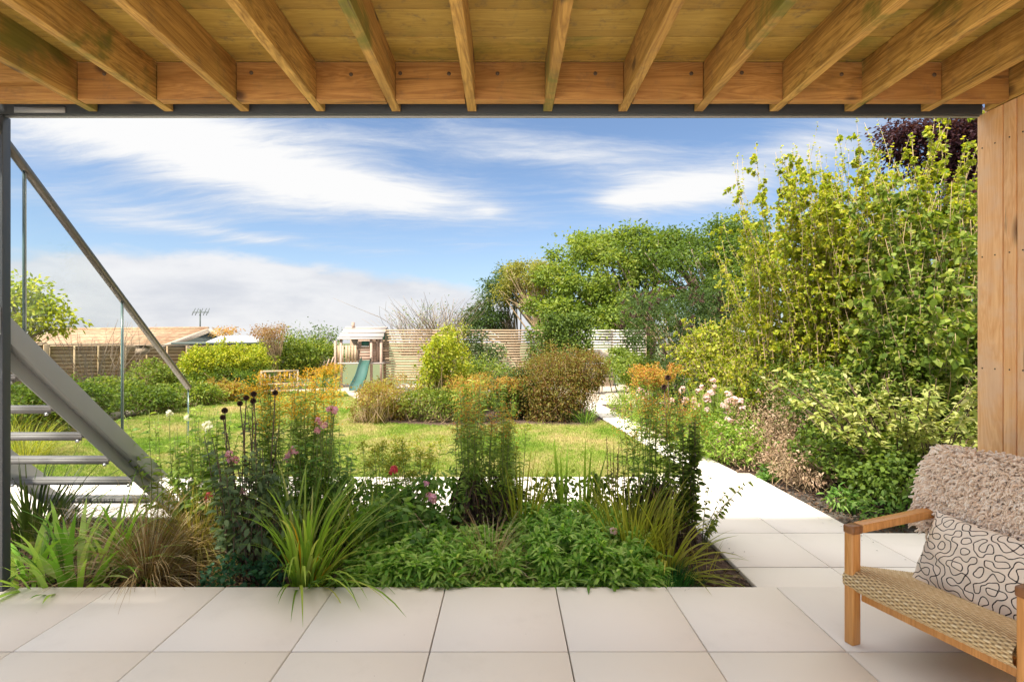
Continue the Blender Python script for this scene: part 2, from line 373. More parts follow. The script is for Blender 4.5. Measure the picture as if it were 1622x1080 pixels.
# ------------------------------------------------------------------ foliage tools
def unit(v): return v/(np.linalg.norm(v, axis=-1, keepdims=True)+1e-9)
def rnd(n, a, b): return RNG.uniform(a, b, n)
def leaves(mb, pos, axis, nrm, L, W, six=False, fold=.22, droop=.15, tint=None, second=None):
    n = len(pos); axis = unit(axis); s = unit(np.cross(axis, nrm)); nn = np.cross(s, axis)
    L = np.broadcast_to(L, n)[:, None]; W = np.broadcast_to(W, n)[:, None]
    t = rnd(n, 0, 1) if tint is None else tint; t2 = rnd(n, 0, 1) if second is None else second
    dn = np.array([0, 0, -1.])
    def pt(u, side, k=1): return pos+axis*L*u+s*side*W*.5+nn*abs(side)*fold*W*.5+dn*droop*L*u*u
    if not six:
        v = np.stack([pt(0, 0), pt(.42, 1), pt(1, 0), pt(.42, -1)], 1); i = np.arange(n)[:, None]*4
        f = np.concatenate([i+[0, 1, 2], i+[0, 2, 3]]); k = 4
        mb.add(v, f, np.repeat(np.stack([t, t2], 1), k, 0))
    else:
        v = np.stack([pt(0, 0), pt(.25, .8), pt(.25, -.8), pt(.6, .95), pt(.6, -.95), pt(1, 0)], 1); i = np.arange(n)[:, None]*6
        T = np.repeat(np.stack([t, t2], 1), 6, 0)
        f1 = np.concatenate([i+[0, 1, 2], i+[3, 5, 4]]); f2 = i+[1, 3, 4, 2]
        base = mb.n; mb.add(v, f1, T); mb.L.append((f2+base).ravel()); mb.S.append(np.full(n, 4))
    return mb
def blob_pts(n, c, r, hollow=.35):
    d = unit(RNG.normal(size=(n, 3))); q = rnd(n, hollow**3, 1)**(1/3)
    return np.asarray(c)+d*q[:, None]*np.asarray(r), d
def crown_leaves(mb, ells, ncl, nlf, spread, L, W, hollow=.45, up=.6, six=False, clump_tint=.5, lobes=0):
    """leaves in twig clusters spread through ellipsoids: ells = [(centre, radii, weight)]"""
    ws = np.array([e[2] for e in ells], float); ws /= ws.sum(); cs = []
    for (c, r, _), k in zip(ells, (ws*ncl).astype(int)+1):
        p, d = blob_pts(k, c, r, hollow)
        p += RNG.normal(size=p.shape)*np.asarray(r)*.07
        cs.append(p)
    cs = np.concatenate(cs); m = len(cs)
    cc = np.repeat(cs, nlf, 0); N = len(cc)
    sz = np.repeat(rnd(m, .6, 1.35), nlf)[:, None]
    off = RNG.normal(size=(N, 3))*spread*sz*np.array([1, 1, .65])
    pos = cc+off
    ax = unit(off/(spread)+RNG.normal(size=(N, 3))*.6+np.array([0, 0, -.25])); nr = unit(RNG.normal(size=(N, 3))*.7+np.array([0, 0, up]))
    ct = np.repeat(rnd(m, 0, 1), nlf)
    t = np.clip(ct*clump_tint+rnd(N, 0, 1)*(1-clump_tint), 0, 1)
    leaves(mb, pos, ax, nr, L*rnd(N, .65, 1.3), W*rnd(N, .7, 1.2), six, tint=t)
    return cs
def limbs(mb, base, top, targets, r0, nmax=40, wob=.12, K=7):
    """trunk from base to top, limbs from along it to targets"""
    base = np.asarray(base, float); top = np.asarray(top, float)
    s = np.linspace(0, 1, K)[:, None]; h = np.linalg.norm(top-base)
    tr = base+(top-base)*s+np.cumsum(RNG.normal(size=(K, 3))*wob*h*.1, 0)*np.array([1, 1, .1])
    mb.tubes([tr], [np.linspace(r0, r0*.45, K)], 8)
    if len(targets) > nmax: targets = targets[RNG.choice(len(targets), nmax, replace=False)]
    ps, rs = [], []
    for t in targets:
        u = RNG.uniform(.45, 1); i = min(K-1, int(u*(K-1))); a = tr[i]
        mid = (a+t)/2+RNG.normal(size=3)*wob*np.linalg.norm(t-a)*.5+np.array([0, 0, .06*np.linalg.norm(t-a)])
        q = np.linspace(0, 1, 6)[:, None]
        ps.append((1-q)**2*a+2*q*(1-q)*mid+q*q*t); r = r0*.42*RNG.uniform(.5, 1); rs.append(np.linspace(r, r*.18, 6))
    if ps: mb.tubes(np.array(ps), np.array(rs), 4)
def tree(name, base, top, ells, ncl, nlf, spread, L, W, pal, label, cat='tree', group=None, r0=.1, bark='bark', nlimb=40, hollow=.45, clump_tint=.5, up=.6):
    root = empty(name, base, label, cat, group); o = np.asarray(base, float)
    e2 = []
    for c, r, w_ in ells:
        c = np.asarray(c)-o; r = np.asarray(r); e2.append((c, r*.88, w_))
        for _ in range(9):
            d = unit(RNG.normal(size=3)+[0, -.2, .35]); k = RNG.uniform(.16, .36); e2.append((c+d*r*RNG.uniform(.8, 1.08), r*k, w_*k*k*1.5))
    mb = MB(); cs = crown_leaves(mb, e2, ncl, nlf, spread, L, W, hollow, up, clump_tint=clump_tint); mb.build('crown' if cat == 'tree' else 'foliage', LM[pal], root)
    tb = MB(); limbs(tb, (0, 0, 0), np.asarray(top)-o, cs, r0, nlimb); tb.build('trunk' if cat == 'tree' else 'stems', M[bark], root, smooth=True)
    return root
def stem_paths(n, r, H, lean, K=7, dirn=None, wob=.03, out=.6):
    """n arching stems from a disc of radius r"""
    a = rnd(n, 0, 2*np.pi); rr = r*np.sqrt(rnd(n, 0, 1)); b0 = np.stack([rr*np.cos(a), rr*np.sin(a), np.zeros(n)], 1)
    h = H*rnd(n, .72, 1.05); d = np.stack([np.cos(a), np.sin(a)], 1)*out*(rr/r)[:, None]+RNG.normal(size=(n, 2))*.5
    if dirn is not None: d = d+np.asarray(dirn)
    s = np.linspace(0, 1, K)
    P_ = np.zeros((n, K, 3)); P_[:, :, 2] = h[:, None]*s*(1-.06*s)
    P_[:, :, :2] = b0[:, None, :2]+d[:, None]*(lean*h[:, None]*(s**1.6))[:, :, None]
    P_[:, 1:, :2] += np.cumsum(RNG.normal(size=(n, K-1, 2)), 1)*(wob*h/K)[:, None, None]*2
    return P_
def on_paths(Pt, per, t0, t1, jit=.0):
    n, K, _ = Pt.shape; u = rnd((n, per), t0, t1); x = u*(K-1); i = np.minimum(x.astype(int), K-2); fr = (x-i)[..., None]
    idx = np.arange(n)[:, None]; p = Pt[idx, i]*(1-fr)+Pt[idx, i+1]*fr; tg = unit(Pt[idx, i+1]-Pt[idx, i])
    return p.reshape(-1, 3), tg.reshape(-1, 3), u.ravel()
def stem_leaves(mb, Pt, per, t0, t1, L, W, ang=.9, six=True, droop=.4, taper=.4, tintgrad=0, fold=.22):
    p, tg, u = on_paths(Pt, per, t0, t1); n = len(p)
    rd = RNG.normal(size=(n, 3)); rd -= (rd*tg).sum(1, keepdims=True)*tg; rd = unit(rd)
    ax = unit(tg*math.cos(ang)+rd*math.sin(ang)); nr = unit(tg+rd*-.3+RNG.normal(size=(n, 3))*.5)
    sc = (1-taper*u)*rnd(n, .7, 1.15)
    t = np.clip(rnd(n, 0, 1)*(1-abs(tintgrad))+tintgrad*u, 0, 1) if tintgrad else None
    leaves(mb, p, ax, nr, L*sc, W*sc, six, droop=droop, tint=t, fold=fold); return mb
def blades(mb, n, r, L, W, spread=.6, droop=.8, K=6, dirn=(0, 0), c=(0, 0, 0), flat=.35):
    """arching strap leaves from a disc"""
    a = rnd(n, 0, 2*np.pi); rr = r*np.sqrt(rnd(n, 0, 1)); L_ = L*rnd(n, .55, 1.1)
    d = np.stack([np.cos(a), np.sin(a)], 1)+np.asarray(dirn)+RNG.normal(size=(n, 2))*.25; dl = np.linalg.norm(d, axis=1)[:, None]+1e-6; dh = d/dl
    lean = np.clip(spread*rnd(n, .15, 1.2)*np.minimum(dl[:, 0], 1.6), 0, 1.45)
    s = np.linspace(0, 1, K); th = lean[:, None]+droop*rnd(n, .4, 1.3)[:, None]*s[None]**1.5*1.6
    ds = L_[:, None]/(K-1)
    hx = np.concatenate([np.zeros((n, 1)), np.cumsum(np.sin(th[:, :-1])*ds, 1)], 1); hz_ = np.concatenate([np.zeros((n, 1)), np.cumsum(np.cos(th[:, :-1])*ds, 1)], 1)
    hz_ = np.maximum(hz_, .004)
    ct = np.stack([rr*np.cos(a), rr*np.sin(a)], 1)
    cen = np.zeros((n, K, 3)); cen[:, :, :2] = ct[:, None]+dh[:, None]*hx[:, :, None]; cen[:, :, 2] = hz_; cen += np.asarray(c)
    side = np.stack([-dh[:, 1], dh[:, 0], rnd(n, -flat, flat)], 1); side = unit(side)
    tw = rnd(n, -.6, .6); side = unit(side*np.cos(tw)[:, None]+np.stack([dh[:, 0], dh[:, 1], np.zeros(n)], 1)*np.sin(tw)[:, None])
    wd = W*rnd(n, .7, 1.2)[:, None]*np.clip(np.minimum(.55+s*2, (1-s)**.6*1.25), .03, 1)[None]
    v = np.stack([cen-side[:, None]*wd[..., None]/2, cen+side[:, None]*wd[..., None]/2], 2)
    i = np.arange(n)[:, None]*K*2; k = np.arange(K-1)[None]*2
    f = np.stack([i+k, i+k+1, i+k+3, i+k+2], -1).reshape(-1, 4)
    T = np.repeat(np.stack([rnd(n, 0, 1), rnd(n, 0, 1)], 1), K*2, 0)
    mb.add(v.reshape(-1, 3), f, T); return mb
def flower_head(parent, loc, r, pal, n=14, name='flower', ps=.4):
    mb = MB(); d = unit(RNG.normal(size=(n*5, 3))+np.array([0, -.3, .6])); c = np.repeat(unit(RNG.normal(size=(n, 3))+np.array([0, -.3, .7]))*r*rnd(n, .4, 1)[:, None], 5, 0)
    nr = unit(c+1e-4); ax = unit(np.cross(nr, RNG.normal(size=(n*5, 3))))
    leaves(mb, c, ax, nr, r*ps*1.3, r*ps, True, fold=-.1, droop=0)
    o = mb.build(name, LM[pal], parent); o.location = loc; return o
def plume(mb, Pt, t0, n, spread, L, W):
    p, tg, u = on_paths(Pt, n, t0, 1.0); k = (1-u)/(1-t0); m = len(p)
    off = RNG.normal(size=(m, 3))*spread*(k*.8+.18)[:, None]*np.array([1, 1, .45]); off[:, 2] = off[:, 2]+np.hypot(off[:, 0], off[:, 1])*.35
    leaves(mb, p+off, unit(RNG.normal(size=(m, 3))+[0, 0, .6]), unit(RNG.normal(size=(m, 3))), L, W, False)
def globe_head(parent, loc, r):
    mb = MB(); n = 150; i = np.arange(n)+.5; ph = np.arccos(1-2*i/n); th = np.pi*(1+5**.5)*i
    d = np.stack([np.cos(th)*np.sin(ph), np.sin(th)*np.sin(ph), np.cos(ph)], 1)
    leaves(mb, d*r*.45, d, unit(np.cross(d, [0.3, .2, 1])), r*.75, r*.3, False, droop=0)
    leaves(mb, d*r*.45, d, unit(np.cross(d, [1, .2, .3])), r*.75, r*.3, False, droop=0)
    v = []; ico = [(a, b_) for a in range(5) for b_ in range(8)]
    s = MB(); ringv = np.array([[math.sin(p)*math.cos(t), math.sin(p)*math.sin(t), math.cos(p)] for p in np.linspace(0.01, math.pi-.01, 6) for t in np.linspace(0, 2*math.pi, 8, endpoint=False)])*r*.62
    f = [[a*8+b_, a*8+(b_+1) % 8, (a+1)*8+(b_+1) % 8, (a+1)*8+b_] for a in range(5) for b_ in range(8)]
    mb.add(ringv, f, np.full((48, 2), .1)); o = mb.build('seed_head', M['brownseed'], parent); o.location = loc; return o
# ================================================================== SETTING
def sheet(name, pts, z, mat, kind='structure'):
    me = bpy.data.meshes.new(name); me.from_pydata([(x, y, z) for x, y in pts], [], [list(range(len(pts)))]); me.materials.append(mat)
    o = bpy.data.objects.new(name, me); col.objects.link(o); o['kind'] = kind; return o
xs = np.array([-500, -150, -60, -30, -20, -16, -14, -12.5, -8, 0, 4, 8, 14, 30, 60, 150, 500.]); ys = np.array([-30, -5, 3, 8, 14, 18.2, 19.5, 21, 30, 60, 150, 400, 900.])
XX, YY = np.meshgrid(xs, ys)
ZZ = -.2-1.4*np.clip(np.maximum((-12.8-XX)/3, (YY-18.4)/3), 0, 1)
gm = MB(); nx = len(xs); i = np.arange(len(ys)-1)[:, None]*nx; j = np.arange(nx-1)[None]
gm.add(np.stack([XX, YY, ZZ], -1), np.stack([i+j, i+j+1, i+nx+j+1, i+nx+j], -1).reshape(-1, 4)); gm.build('ground', M['field'], kind='structure')
sheet('gravel_yard', [(-5.2, 12.2), (4.2, 12.2), (4.2, 18), (-7.5, 18), (-7.5, 15.1), (-5.2, 15.1)], -.125, M['gravel'])
sheet('left_bed_soil', [(-13, 4.2), (-6, 4.2), (-6, 17), (-13, 17)], -.15, M['soil'])
sheet('front_bed_soil', [(-8, 2.8), (1.468, 2.8), (1.468, 4.29), (-8, 4.29)], -.135, M['soil'])
sheet('right_bed_soil', [(1.3, 2.9), (9, 2.9), (9, 18), (1.3, 18)], -.14, M['soil'])
LAWN = [(-6.6, 5.6), (-7.25, 8), (-7.15, 10), (-6.85, 12), (-6.9, 13.5), (-6.9, 15.2), (-4.7, 15.3), (-4.2, 14), (-3.3, 12.4), (-2.9, 10.6), (-2.3, 9.4), (-1.2, 9.05), (.4, 9.2), (1.3, 9.1), (1.75, 9.6), (1.84, 8.9), (2.03, 5.6)]
sheet('lawn', LAWN, -.115, M['lawn'])
sheet('island_bed_soil', [(-2.9, 10.7), (-2.3, 9.3), (-1.2, 8.95), (.4, 9.1), (1.4, 9.0), (1.75, 9.5), (1.72, 12.3), (-3.3, 12.3)], -.108, M['soil'])
# patio and paths with single slabs
def slab_mesh(w_, d_, t=.03):
    mb = MB(); mb.box((0, 0, -t/2), (w_, d_, t)); return mesh_of(mb, 'paving_slab', M['slab'])
SM = {}
def slab(parent, x0, x1, y0, y1, zt, rz=0):
    g = .006; k = (round(x1-x0-g, 3), round(y1-y0-g-.003, 3))
    if k not in SM: SM[k] = slab_mesh(*k)
    o = link('paving_slab', SM[k], parent); o.location = ((x0+x1)/2, (y0+y1)/2, zt+RNG.uniform(-.0008, .0008)); o.rotation_euler = (RNG.uniform(-.0008, .0008), 0, rz); 
    md = o.modifiers.new('bevel', 'BEVEL'); md.width = .0022; md.segments = 1
    return o
mb = MB(); mb.box((0, .8, -.115), (9.6, 4.11, .17)); pat = mb.build('patio', M['joint'], kind='structure')
for r_ in range(3):
    for c_ in range(-7, 7):
        x0 = -.331+.6*c_
        if x0 < -4.6: continue
        slab(pat, x0, x0+.6, 2.858-.5985*(r_+1), 2.858-.5985*r_, 0)
mb = MB(); mb.box((0, -5.47, -.016), (20, 13.06, .03)); mb.build('bounce_paving', M['slab'], kind='structure')  # unseen paving extended behind the camera to bounce sunlight under the deck
mb = MB(); mb.box((2.6, 4.3, -.2), (2.26, 2.88, .13)); mb.box((-2.3, 4.935, -.2), (7.53, 1.31, .13)); pth = mb.build('path', M['joint'], kind='structure')
for r_ in range(5):
    for c_ in range(4):
        if c_ > 1 and r_ > 1: continue
        slab(pth, 1.47+.6*c_, 2.07+.6*c_, 2.743+.6*r_+.003, 3.343+.6*r_, GZ)
for r_ in range(2):
    for c_ in range(12):
        slab(pth, 1.468-.6*(c_+1), 1.468-.6*c_, 4.28+.65*r_, 4.93+.65*r_, GZ)
for k in range(9):
    Zc = 5.76+.75*(k+.5); xc = 2.06-(Zc-5.76)*.0614+.245
    slab(pth, xc-.245, xc+.245, Zc-.375, Zc+.375, GZ+.001, .0613)

# ================================================================== BALCONY OVERHEAD
bal = empty('balcony', (0, 2.8, 2.56), 'timber balcony overhead with exposed joists, grey steel beam and left steel column', 'balcony')
def child(mb, name, mat, root, **k):
    o = mb.build(name, mat, root, **k); o.matrix_parent_inverse = Matrix.Translation(root.location).inverted() if root.rotation_euler.z == 0 else (Matrix.Translation(root.location) @ root.rotation_euler.to_matrix().to_4x4()).inverted(); return o
def piece(root, name, mat, c, d, bevel=0, rot=None, mesh=None):
    """box part with its own centre, grain follows the part"""
    key = (name, mat.name, tuple(round(float(v), 3) for v in d))
    if key not in SM:
        mb = MB(); mb.box((0, 0, 0), d); SM[key] = mesh_of(mb, name, mat)
    o = link(name, SM[key], root, bevel=bevel); o.location = Vector([float(v) for v in c])-root.location
    if rot is not None: o.rotation_euler = rot
    return o
for k_ in range(5): piece(bal, 'shade_landing_board', M['board'], (-3.31, 1.15-.2045*k_, 2.771), (1.09, .2, .03), .003)  # unseen landing added to keep sun off the left of the patio
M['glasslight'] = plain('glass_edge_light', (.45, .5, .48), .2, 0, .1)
JX = [-2.2+.403*k for k in range(12)]+[2.572]
for x in JX: piece(bal, 'joist', M['joist'], (x+RNG.uniform(-.004, .004), 1.48, 2.6575), (.047, 2.63, .195), .003, (0, 0, RNG.uniform(-.0012, .0012)))
edges = [-3.4]+JX
for a, c in zip(edges[:-1], edges[1:]):
    a2 = a+.024 if a > -3 else a; c2 = c-.024
    n_ = piece(bal, 'blocking_board', M['noggin'], ((a2+c2)/2, 2.682, 2.655), (round(c2-a2, 2), .054, .188), .002)
for px in (165, 398, 556, 634, 711, 788, 943, 1021, 1095, 1175, 1333, 1480):
    X = (px-VX)/F*2.654; mb = MB(); mb.cyl((0, 0, 0), (0, -.002, 0), .010, 12); o = mb.build('bolt_hole', M['stem_dark'], bal); o.location = Vector((X, 2.6545, 1.335+424*2.654/830+RNG.uniform(-.006, .006)))-bal.location
piece(bal, 'blocking_board', M['noggin'], (-2.83, 2.62, 2.688), (1.2, .05, .125), .002)
yb = 2.652; k = 0
while yb > .25:
    x0 = -2.76
    o = piece(bal, 'deck_board', M['board'], ((x0+2.7)/2, yb-.1015, 2.771), (2.7-x0, .2, .03), .003); yb -= .2045; k += 1
piece(bal, 'deck_board', M['board'], (.32, 2.76, 2.771), (6.16, .2, .03), .003)
piece(bal, 'steel_beam', M['steelshade'], (-.135, 2.8175, 2.6525), (5.36, .035, .207), .002)
piece(bal, 'beam_flange', M['steel'], (-.135, 2.8265, 2.5460), (5.36, .018, .006))  # lighter grey paints in the ground light on the beam's underside
piece(bal, 'packer_plate', M['steel'], (-2.49, 2.797, 2.570), (.27, .006, .03))
piece(bal, 'column', M['steelcol'], (-2.745, 2.8245, 1.2725), (.104, .049, 2.545), .003)

# ================================================================== CLADDING WALL
wal = empty('cladding_wall', (2.65, 2.0, 0), 'cedar boarded side wall at the right edge of the patio', 'wall')
piece(wal, 'wall_core', M['hole'], (2.68, 1.6, 1.27), (.16, 2.46, 2.54))
yy = 2.84; wds = [.149, .072]*14; k = 0
for wd in wds:
    if yy < .6: break
    piece(wal, 'cladding_board', M['cedar'], (2.575, yy-wd/2, 1.277), (.05, wd-.006, 2.553), .003)
    for zz_ in (.6, 1.193, 1.787, 2.37):
        for q in ((.033, .106) if wd > .1 else (.036,)):
            mb = MB(); mb.cyl((0, 0, 0), (-.0015, 0, 0), .0038, 8); o = mb.build('screw', M['hole'], wal); o.location = Vector((2.5498, yy-q, zz_))-wal.location
    yy -= wd; k += 1

# ================================================================== STAIRCASE
st = empty('staircase', (-3.2, 4.2, -.1), 'open grey steel staircase with glass balustrade rising beside the left column', 'staircase')
SL = .9
def prism(X0, X1, cb, ct, z0, z1):
    mb = MB(); q = [((cb-z1)/SL, z1), ((ct-z1)/SL, z1), ((ct-z0)/SL, z0), ((cb-z0)/SL, z0)]
    return mb.hexa([(X0, a, c) for a, c in q], [(X1, a, c) for a, c in q])
for X0, X1, Xa, Xb in ((-2.763, -2.752, -2.751, -2.700), (-3.675, -3.664, -3.727, -3.676)):
    child(prism(X0, X1, 3.794, 3.96, -.1, 2.85), 'stringer', M['steel'], st, bevel=.001)
    child(prism(Xa, Xb, 3.893, 4.038, .26, 2.85), 'balustrade_channel', M['steel'], st, bevel=.002)
for k in range(13):
    Z = 4.10-.23*k; z = .11+.207*k
    if k == 0:
        mb = MB(); mb.box((0, .048, -.003), (.895, .096, .006)); mb.box((0, .003, -.023), (.895, .006, .034)); mb.box((0, .093, -.023), (.895, .006, .034)); tm = mesh_of(mb, 'tread', M['treadshade'])
        mb = MB(); mb.tubes([[(0, 0, 0), (0, -.012, 0)]], [[.011, .011]], 6); bm_ = mesh_of(mb, 'bolt', M['bolt'])
    o = link('tread', tm, st); o.location = Vector((-3.2135, Z, z))-st.location
    for X in (-2.785, -3.64):
        o = link('bolt', bm_, st); o.location = Vector((X, Z-.002, z-.042))-st.location
ang = math.atan(SL)
for X, Zt in ((-2.722, .9), (-3.74, .9)):
    Zb = 4.497; zb = .934; zt = zb+SL*(Zb-Zt); L_ = math.hypot(Zb-Zt, zt-zb)
    piece(st, 'handrail', M['rail'], (X, (Zb+Zt)/2, (zb+zt)/2), (.044, L_, .036), .010, (-ang, 0, 0))
    js = [4.49, 3.714, 2.96, 2.2, 1.45]
    for a, c in zip(js[:-1], js[1:]):
        a2, c2 = a-.006, c+.006
        zr = lambda Z: zb+SL*(Zb-Z)-.02; zl = lambda Z: max(4.03-SL*Z, .27)
        pts = [(c2, zr(c2)), (a2, zr(a2)), (a2, zl(a2)), (min(a2, 4.17), zl(min(a2, 4.17))), (c2, zl(c2))]
        me = bpy.data.meshes.new('glass_panel'); n = len(pts)
        me.from_pydata([(X-.006, y, z) for y, z in pts]+[(X+.006, y, z) for y, z in pts], [], [list(range(n)), list(range(n, 2*n))[::-1]]+[[i, (i+1) % n, (i+1) % n+n, i+n] for i in range(n)])
        me.materials.append(M['glass']); g = link('glass_panel', me, st); g.matrix_parent_inverse = Matrix.Translation(st.location).inverted()
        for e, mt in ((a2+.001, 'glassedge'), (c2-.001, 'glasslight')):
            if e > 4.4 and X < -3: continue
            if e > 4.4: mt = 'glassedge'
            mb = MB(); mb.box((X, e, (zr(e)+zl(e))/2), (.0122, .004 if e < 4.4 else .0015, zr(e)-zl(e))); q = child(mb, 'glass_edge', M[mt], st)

# ================================================================== ARMCHAIR
ch_o = Vector((1.503, 2.335, 0)); M['teakend'] = wood('teak_end_grain', (.16, .06, .015), (.34, .15, .05), 2, 90, False, 0, .1, .4)
uu = np.array([.31, -.951]); uu /= np.linalg.norm(uu); vv = np.array([-uu[1], uu[0]])
chr_ = math.atan2(vv[1], vv[0])       # local x = depth (front to back), local y = towards the far arm reversed
chair = empty('armchair', ch_o, 'wooden armchair with woven rush seat on the right of the patio', 'armchair', rz=chr_)
# local frame: x back, y left (towards first arm = +0), other arm at y = -W
Wd = .62
def cp(name, mat, c, d, rot=(0, 0, 0), bevel=.006):
    mb = MB(); mb.box((0, 0, 0), d); o = mb.build(name, mat, chair, bevel=bevel); o.location = c; o.rotation_euler = rot; return o
for y in (-.022, -Wd-.022):
    cp('leg', M['teak'], (.025, y, .246), (.050, .042, .492))
    cp('leg', M['teak'], (.66, y, .235), (.05, .040, .475), (0, .20, 0))
    cp('armrest', M['teak'], (.395, y, .524), (.67, .05, .036), (0, -R(2.6), 0), .005); cp('arm_end', M['teakend'], (.028, y, .5065), (.060, .052, .038), (0, -R(1), 0), .008)
cp('seat_rail', M['teak'], (.058, -Wd/2-.022, .225), (.026, Wd-.046, .062))
for y in (-.055, -Wd+.011): cp('seat_rail', M['teak'], (.36, y, .185), (.62, .024, .05), (0, R(11), 0))
# woven seat: a slab wrapped in cord, over and under
def weave(path, width, cord, warp, amp, mat, name, y_off):
    pts = []; path = np.array(path, float); seg = np.linalg.norm(np.diff(path, axis=0), axis=1); s = np.concatenate([[0], np.cumsum(seg)])
    nv = int(s[-1]/(cord/5)); sv = np.linspace(0, s[-1], nv); px_ = np.interp(sv, s, path[:, 0]); pz = np.interp(sv, s, path[:, 1])
    for _ in range(6):
        px_[1:-1] = (px_[:-2]+px_[1:-1]*2+px_[2:])/4; pz[1:-1] = (pz[:-2]+pz[1:-1]*2+pz[2:])/4
    tx, tz = np.gradient(px_), np.gradient(pz); l = np.hypot(tx, tz); nxn, nzn = -tz/l, tx/l
    nu = int(width/(warp/7)); u = np.linspace(0, width, nu)
    row = np.floor(sv/cord); fr = (sv/cord) % 1
    prof = np.sqrt(np.clip(1-(2*fr-1)**2, 0, 1))
    ov = np.cos(2*np.pi*(u[None, :]/warp/2+.5*(row[:, None] % 2)))
    jit = RNG.normal(size=(nv,))*0+np.interp(row, np.arange(row.max()+1), RNG.normal(size=int(row.max()+1))*.12)
    h = amp*(prof[:, None]*(.55+.45*ov)+.12*jit[:, None])
    X = px_[:, None]+nxn[:, None]*h; Z_ = pz[:, None]+nzn[:, None]*h; Y = -u[None, :]+y_off+0*X
    V = np.stack([X, Y, Z_], -1); mb = MB(); i = np.arange(nv-1)[:, None]*nu; j = np.arange(nu-1)[None]
    T = np.stack([np.broadcast_to((row*7.31 % 1)[:, None]*.4+.3*RNG.random((nv, 1)), X.shape)+.2*ov*prof[:, None], prof[:, None]*(.5+.5*ov)], -1).reshape(-1, 2)
    mb.add(V, np.stack([i+j, i+j+1, i+nu+j+1, i+nu+j], -1).reshape(-1, 4), np.clip(T, 0, 1))
    return mb.build(name, mat, chair, smooth=True)
def rushmat():
    m, b, out = newmat('woven_rush'); a = b.n('ShaderNodeAttribute', attribute_name='tint'); s = b.n('ShaderNodeSeparateXYZ'); b.nt.links.new(a.outputs['Vector'], s.inputs[0])
    tc = b.n('ShaderNodeTexCoord'); n = b.noise(tc.outputs['Object'], 90, 4, .7)
    c = b.ramp(b.m('ADD', b.m('MULTIPLY', s.outputs[0], .7), b.m('MULTIPLY', n, .4)), [(.15, (.36, .22, .09)), (.5, (.60, .43, .21)), (.8, (.78, .66, .42))])
    c = b.mix(b.m('SUBTRACT', 1, b.sstep(s.outputs[1], .0, .42)), c, (.22, .14, .06))  # dips between cords darkened: occlusion put into the colour
    principled(b, out, c, .6, n, .3, .002); return m
M['rush'] = rushmat()
weave([(.62, .13), (.03, .235), (-.004, .262), (-.006, .30), (.02, .325), (.10, .322), (.62, .205)], Wd-.004, .0075, .017, .0036, M['rush'], 'woven_seat', .012-.012)
weave([(.62, .19), (.50, .20), (.475, .225), (.50, .30), (.70, .74), (.73, .755), (.76, .74), (.58, .25)], Wd-.02, .0075, .017, .0036, M['rush'], 'woven_backrest', .0)
# patterned cushion
cush = empty('cushion', ch_o+Vector((float(vv[0]*.41+uu[0]*.325), float(vv[1]*.41+uu[1]*.325), .22)), 'cream cushion with black squiggly line pattern leaning on the chair seat', 'cushion', rz=chr_)
def cushmat():
    m, b, out = newmat('squiggle_fabric'); tc = b.n('ShaderNodeTexCoord'); v = tc.outputs['UV']
    wob = b.noise(v, 60, 2, .5, out=1)
    sv = b.n('ShaderNodeVectorMath', operation='SCALE'); b.nt.links.new(wob, sv.inputs[0]); sv.inputs[3].default_value = .006
    ad = b.n('ShaderNodeVectorMath', operation='ADD'); b.nt.links.new(v, ad.inputs[0]); b.nt.links.new(sv.outputs[0], ad.inputs[1])
    rr = random.Random(5); tot = None; sx = b.n('ShaderNodeSeparateXYZ'); b.nt.links.new(ad.outputs[0], sx.inputs[0])
    for i in range(9):
        th = math.pi*i/9+rr.uniform(-.12, .12); kk = 2*math.pi/(.043*1.9)*rr.uniform(.92, 1.1)
        ph = b.m('ADD', b.m('ADD', b.m('MULTIPLY', sx.outputs[0], kk*math.cos(th)), b.m('MULTIPLY', sx.outputs[1], kk*math.sin(th))), rr.uniform(0, 6.28))
        sn = b.m('SINE', ph); cs_ = b.m('COSINE', ph); tot = sn if tot is None else b.m('ADD', tot, sn)
        a1 = b.m('MULTIPLY', cs_, kk*math.cos(th)); a2 = b.m('MULTIPLY', cs_, kk*math.sin(th)); gx = a1 if i == 0 else b.m('ADD', gx, a1); gy = a2 if i == 0 else b.m('ADD', gy, a2)
    gr = b.m('SQRT', b.m('ADD', b.m('ADD', b.m('MULTIPLY', gx, gx), b.m('MULTIPLY', gy, gy)), 400.0))
    ln = b.m('SUBTRACT', 1, b.sstep(b.m('DIVIDE', b.m('ABSOLUTE', b.m('ADD', tot, .25)), gr), 0.0022, .0052))
    wv = b.noise(v, 420, 2, .5)
    c = b.mix(wv, (.82, .68, .54), (.92, .82, .68)); c = b.mix(ln, c, (.03, .022, .02))
    principled(b, out, c, .95, b.m('ADD', wv, b.m('MULTIPLY', ln, .8)), .3, .002, spec=.1); return m
M['squiggle'] = cushmat()
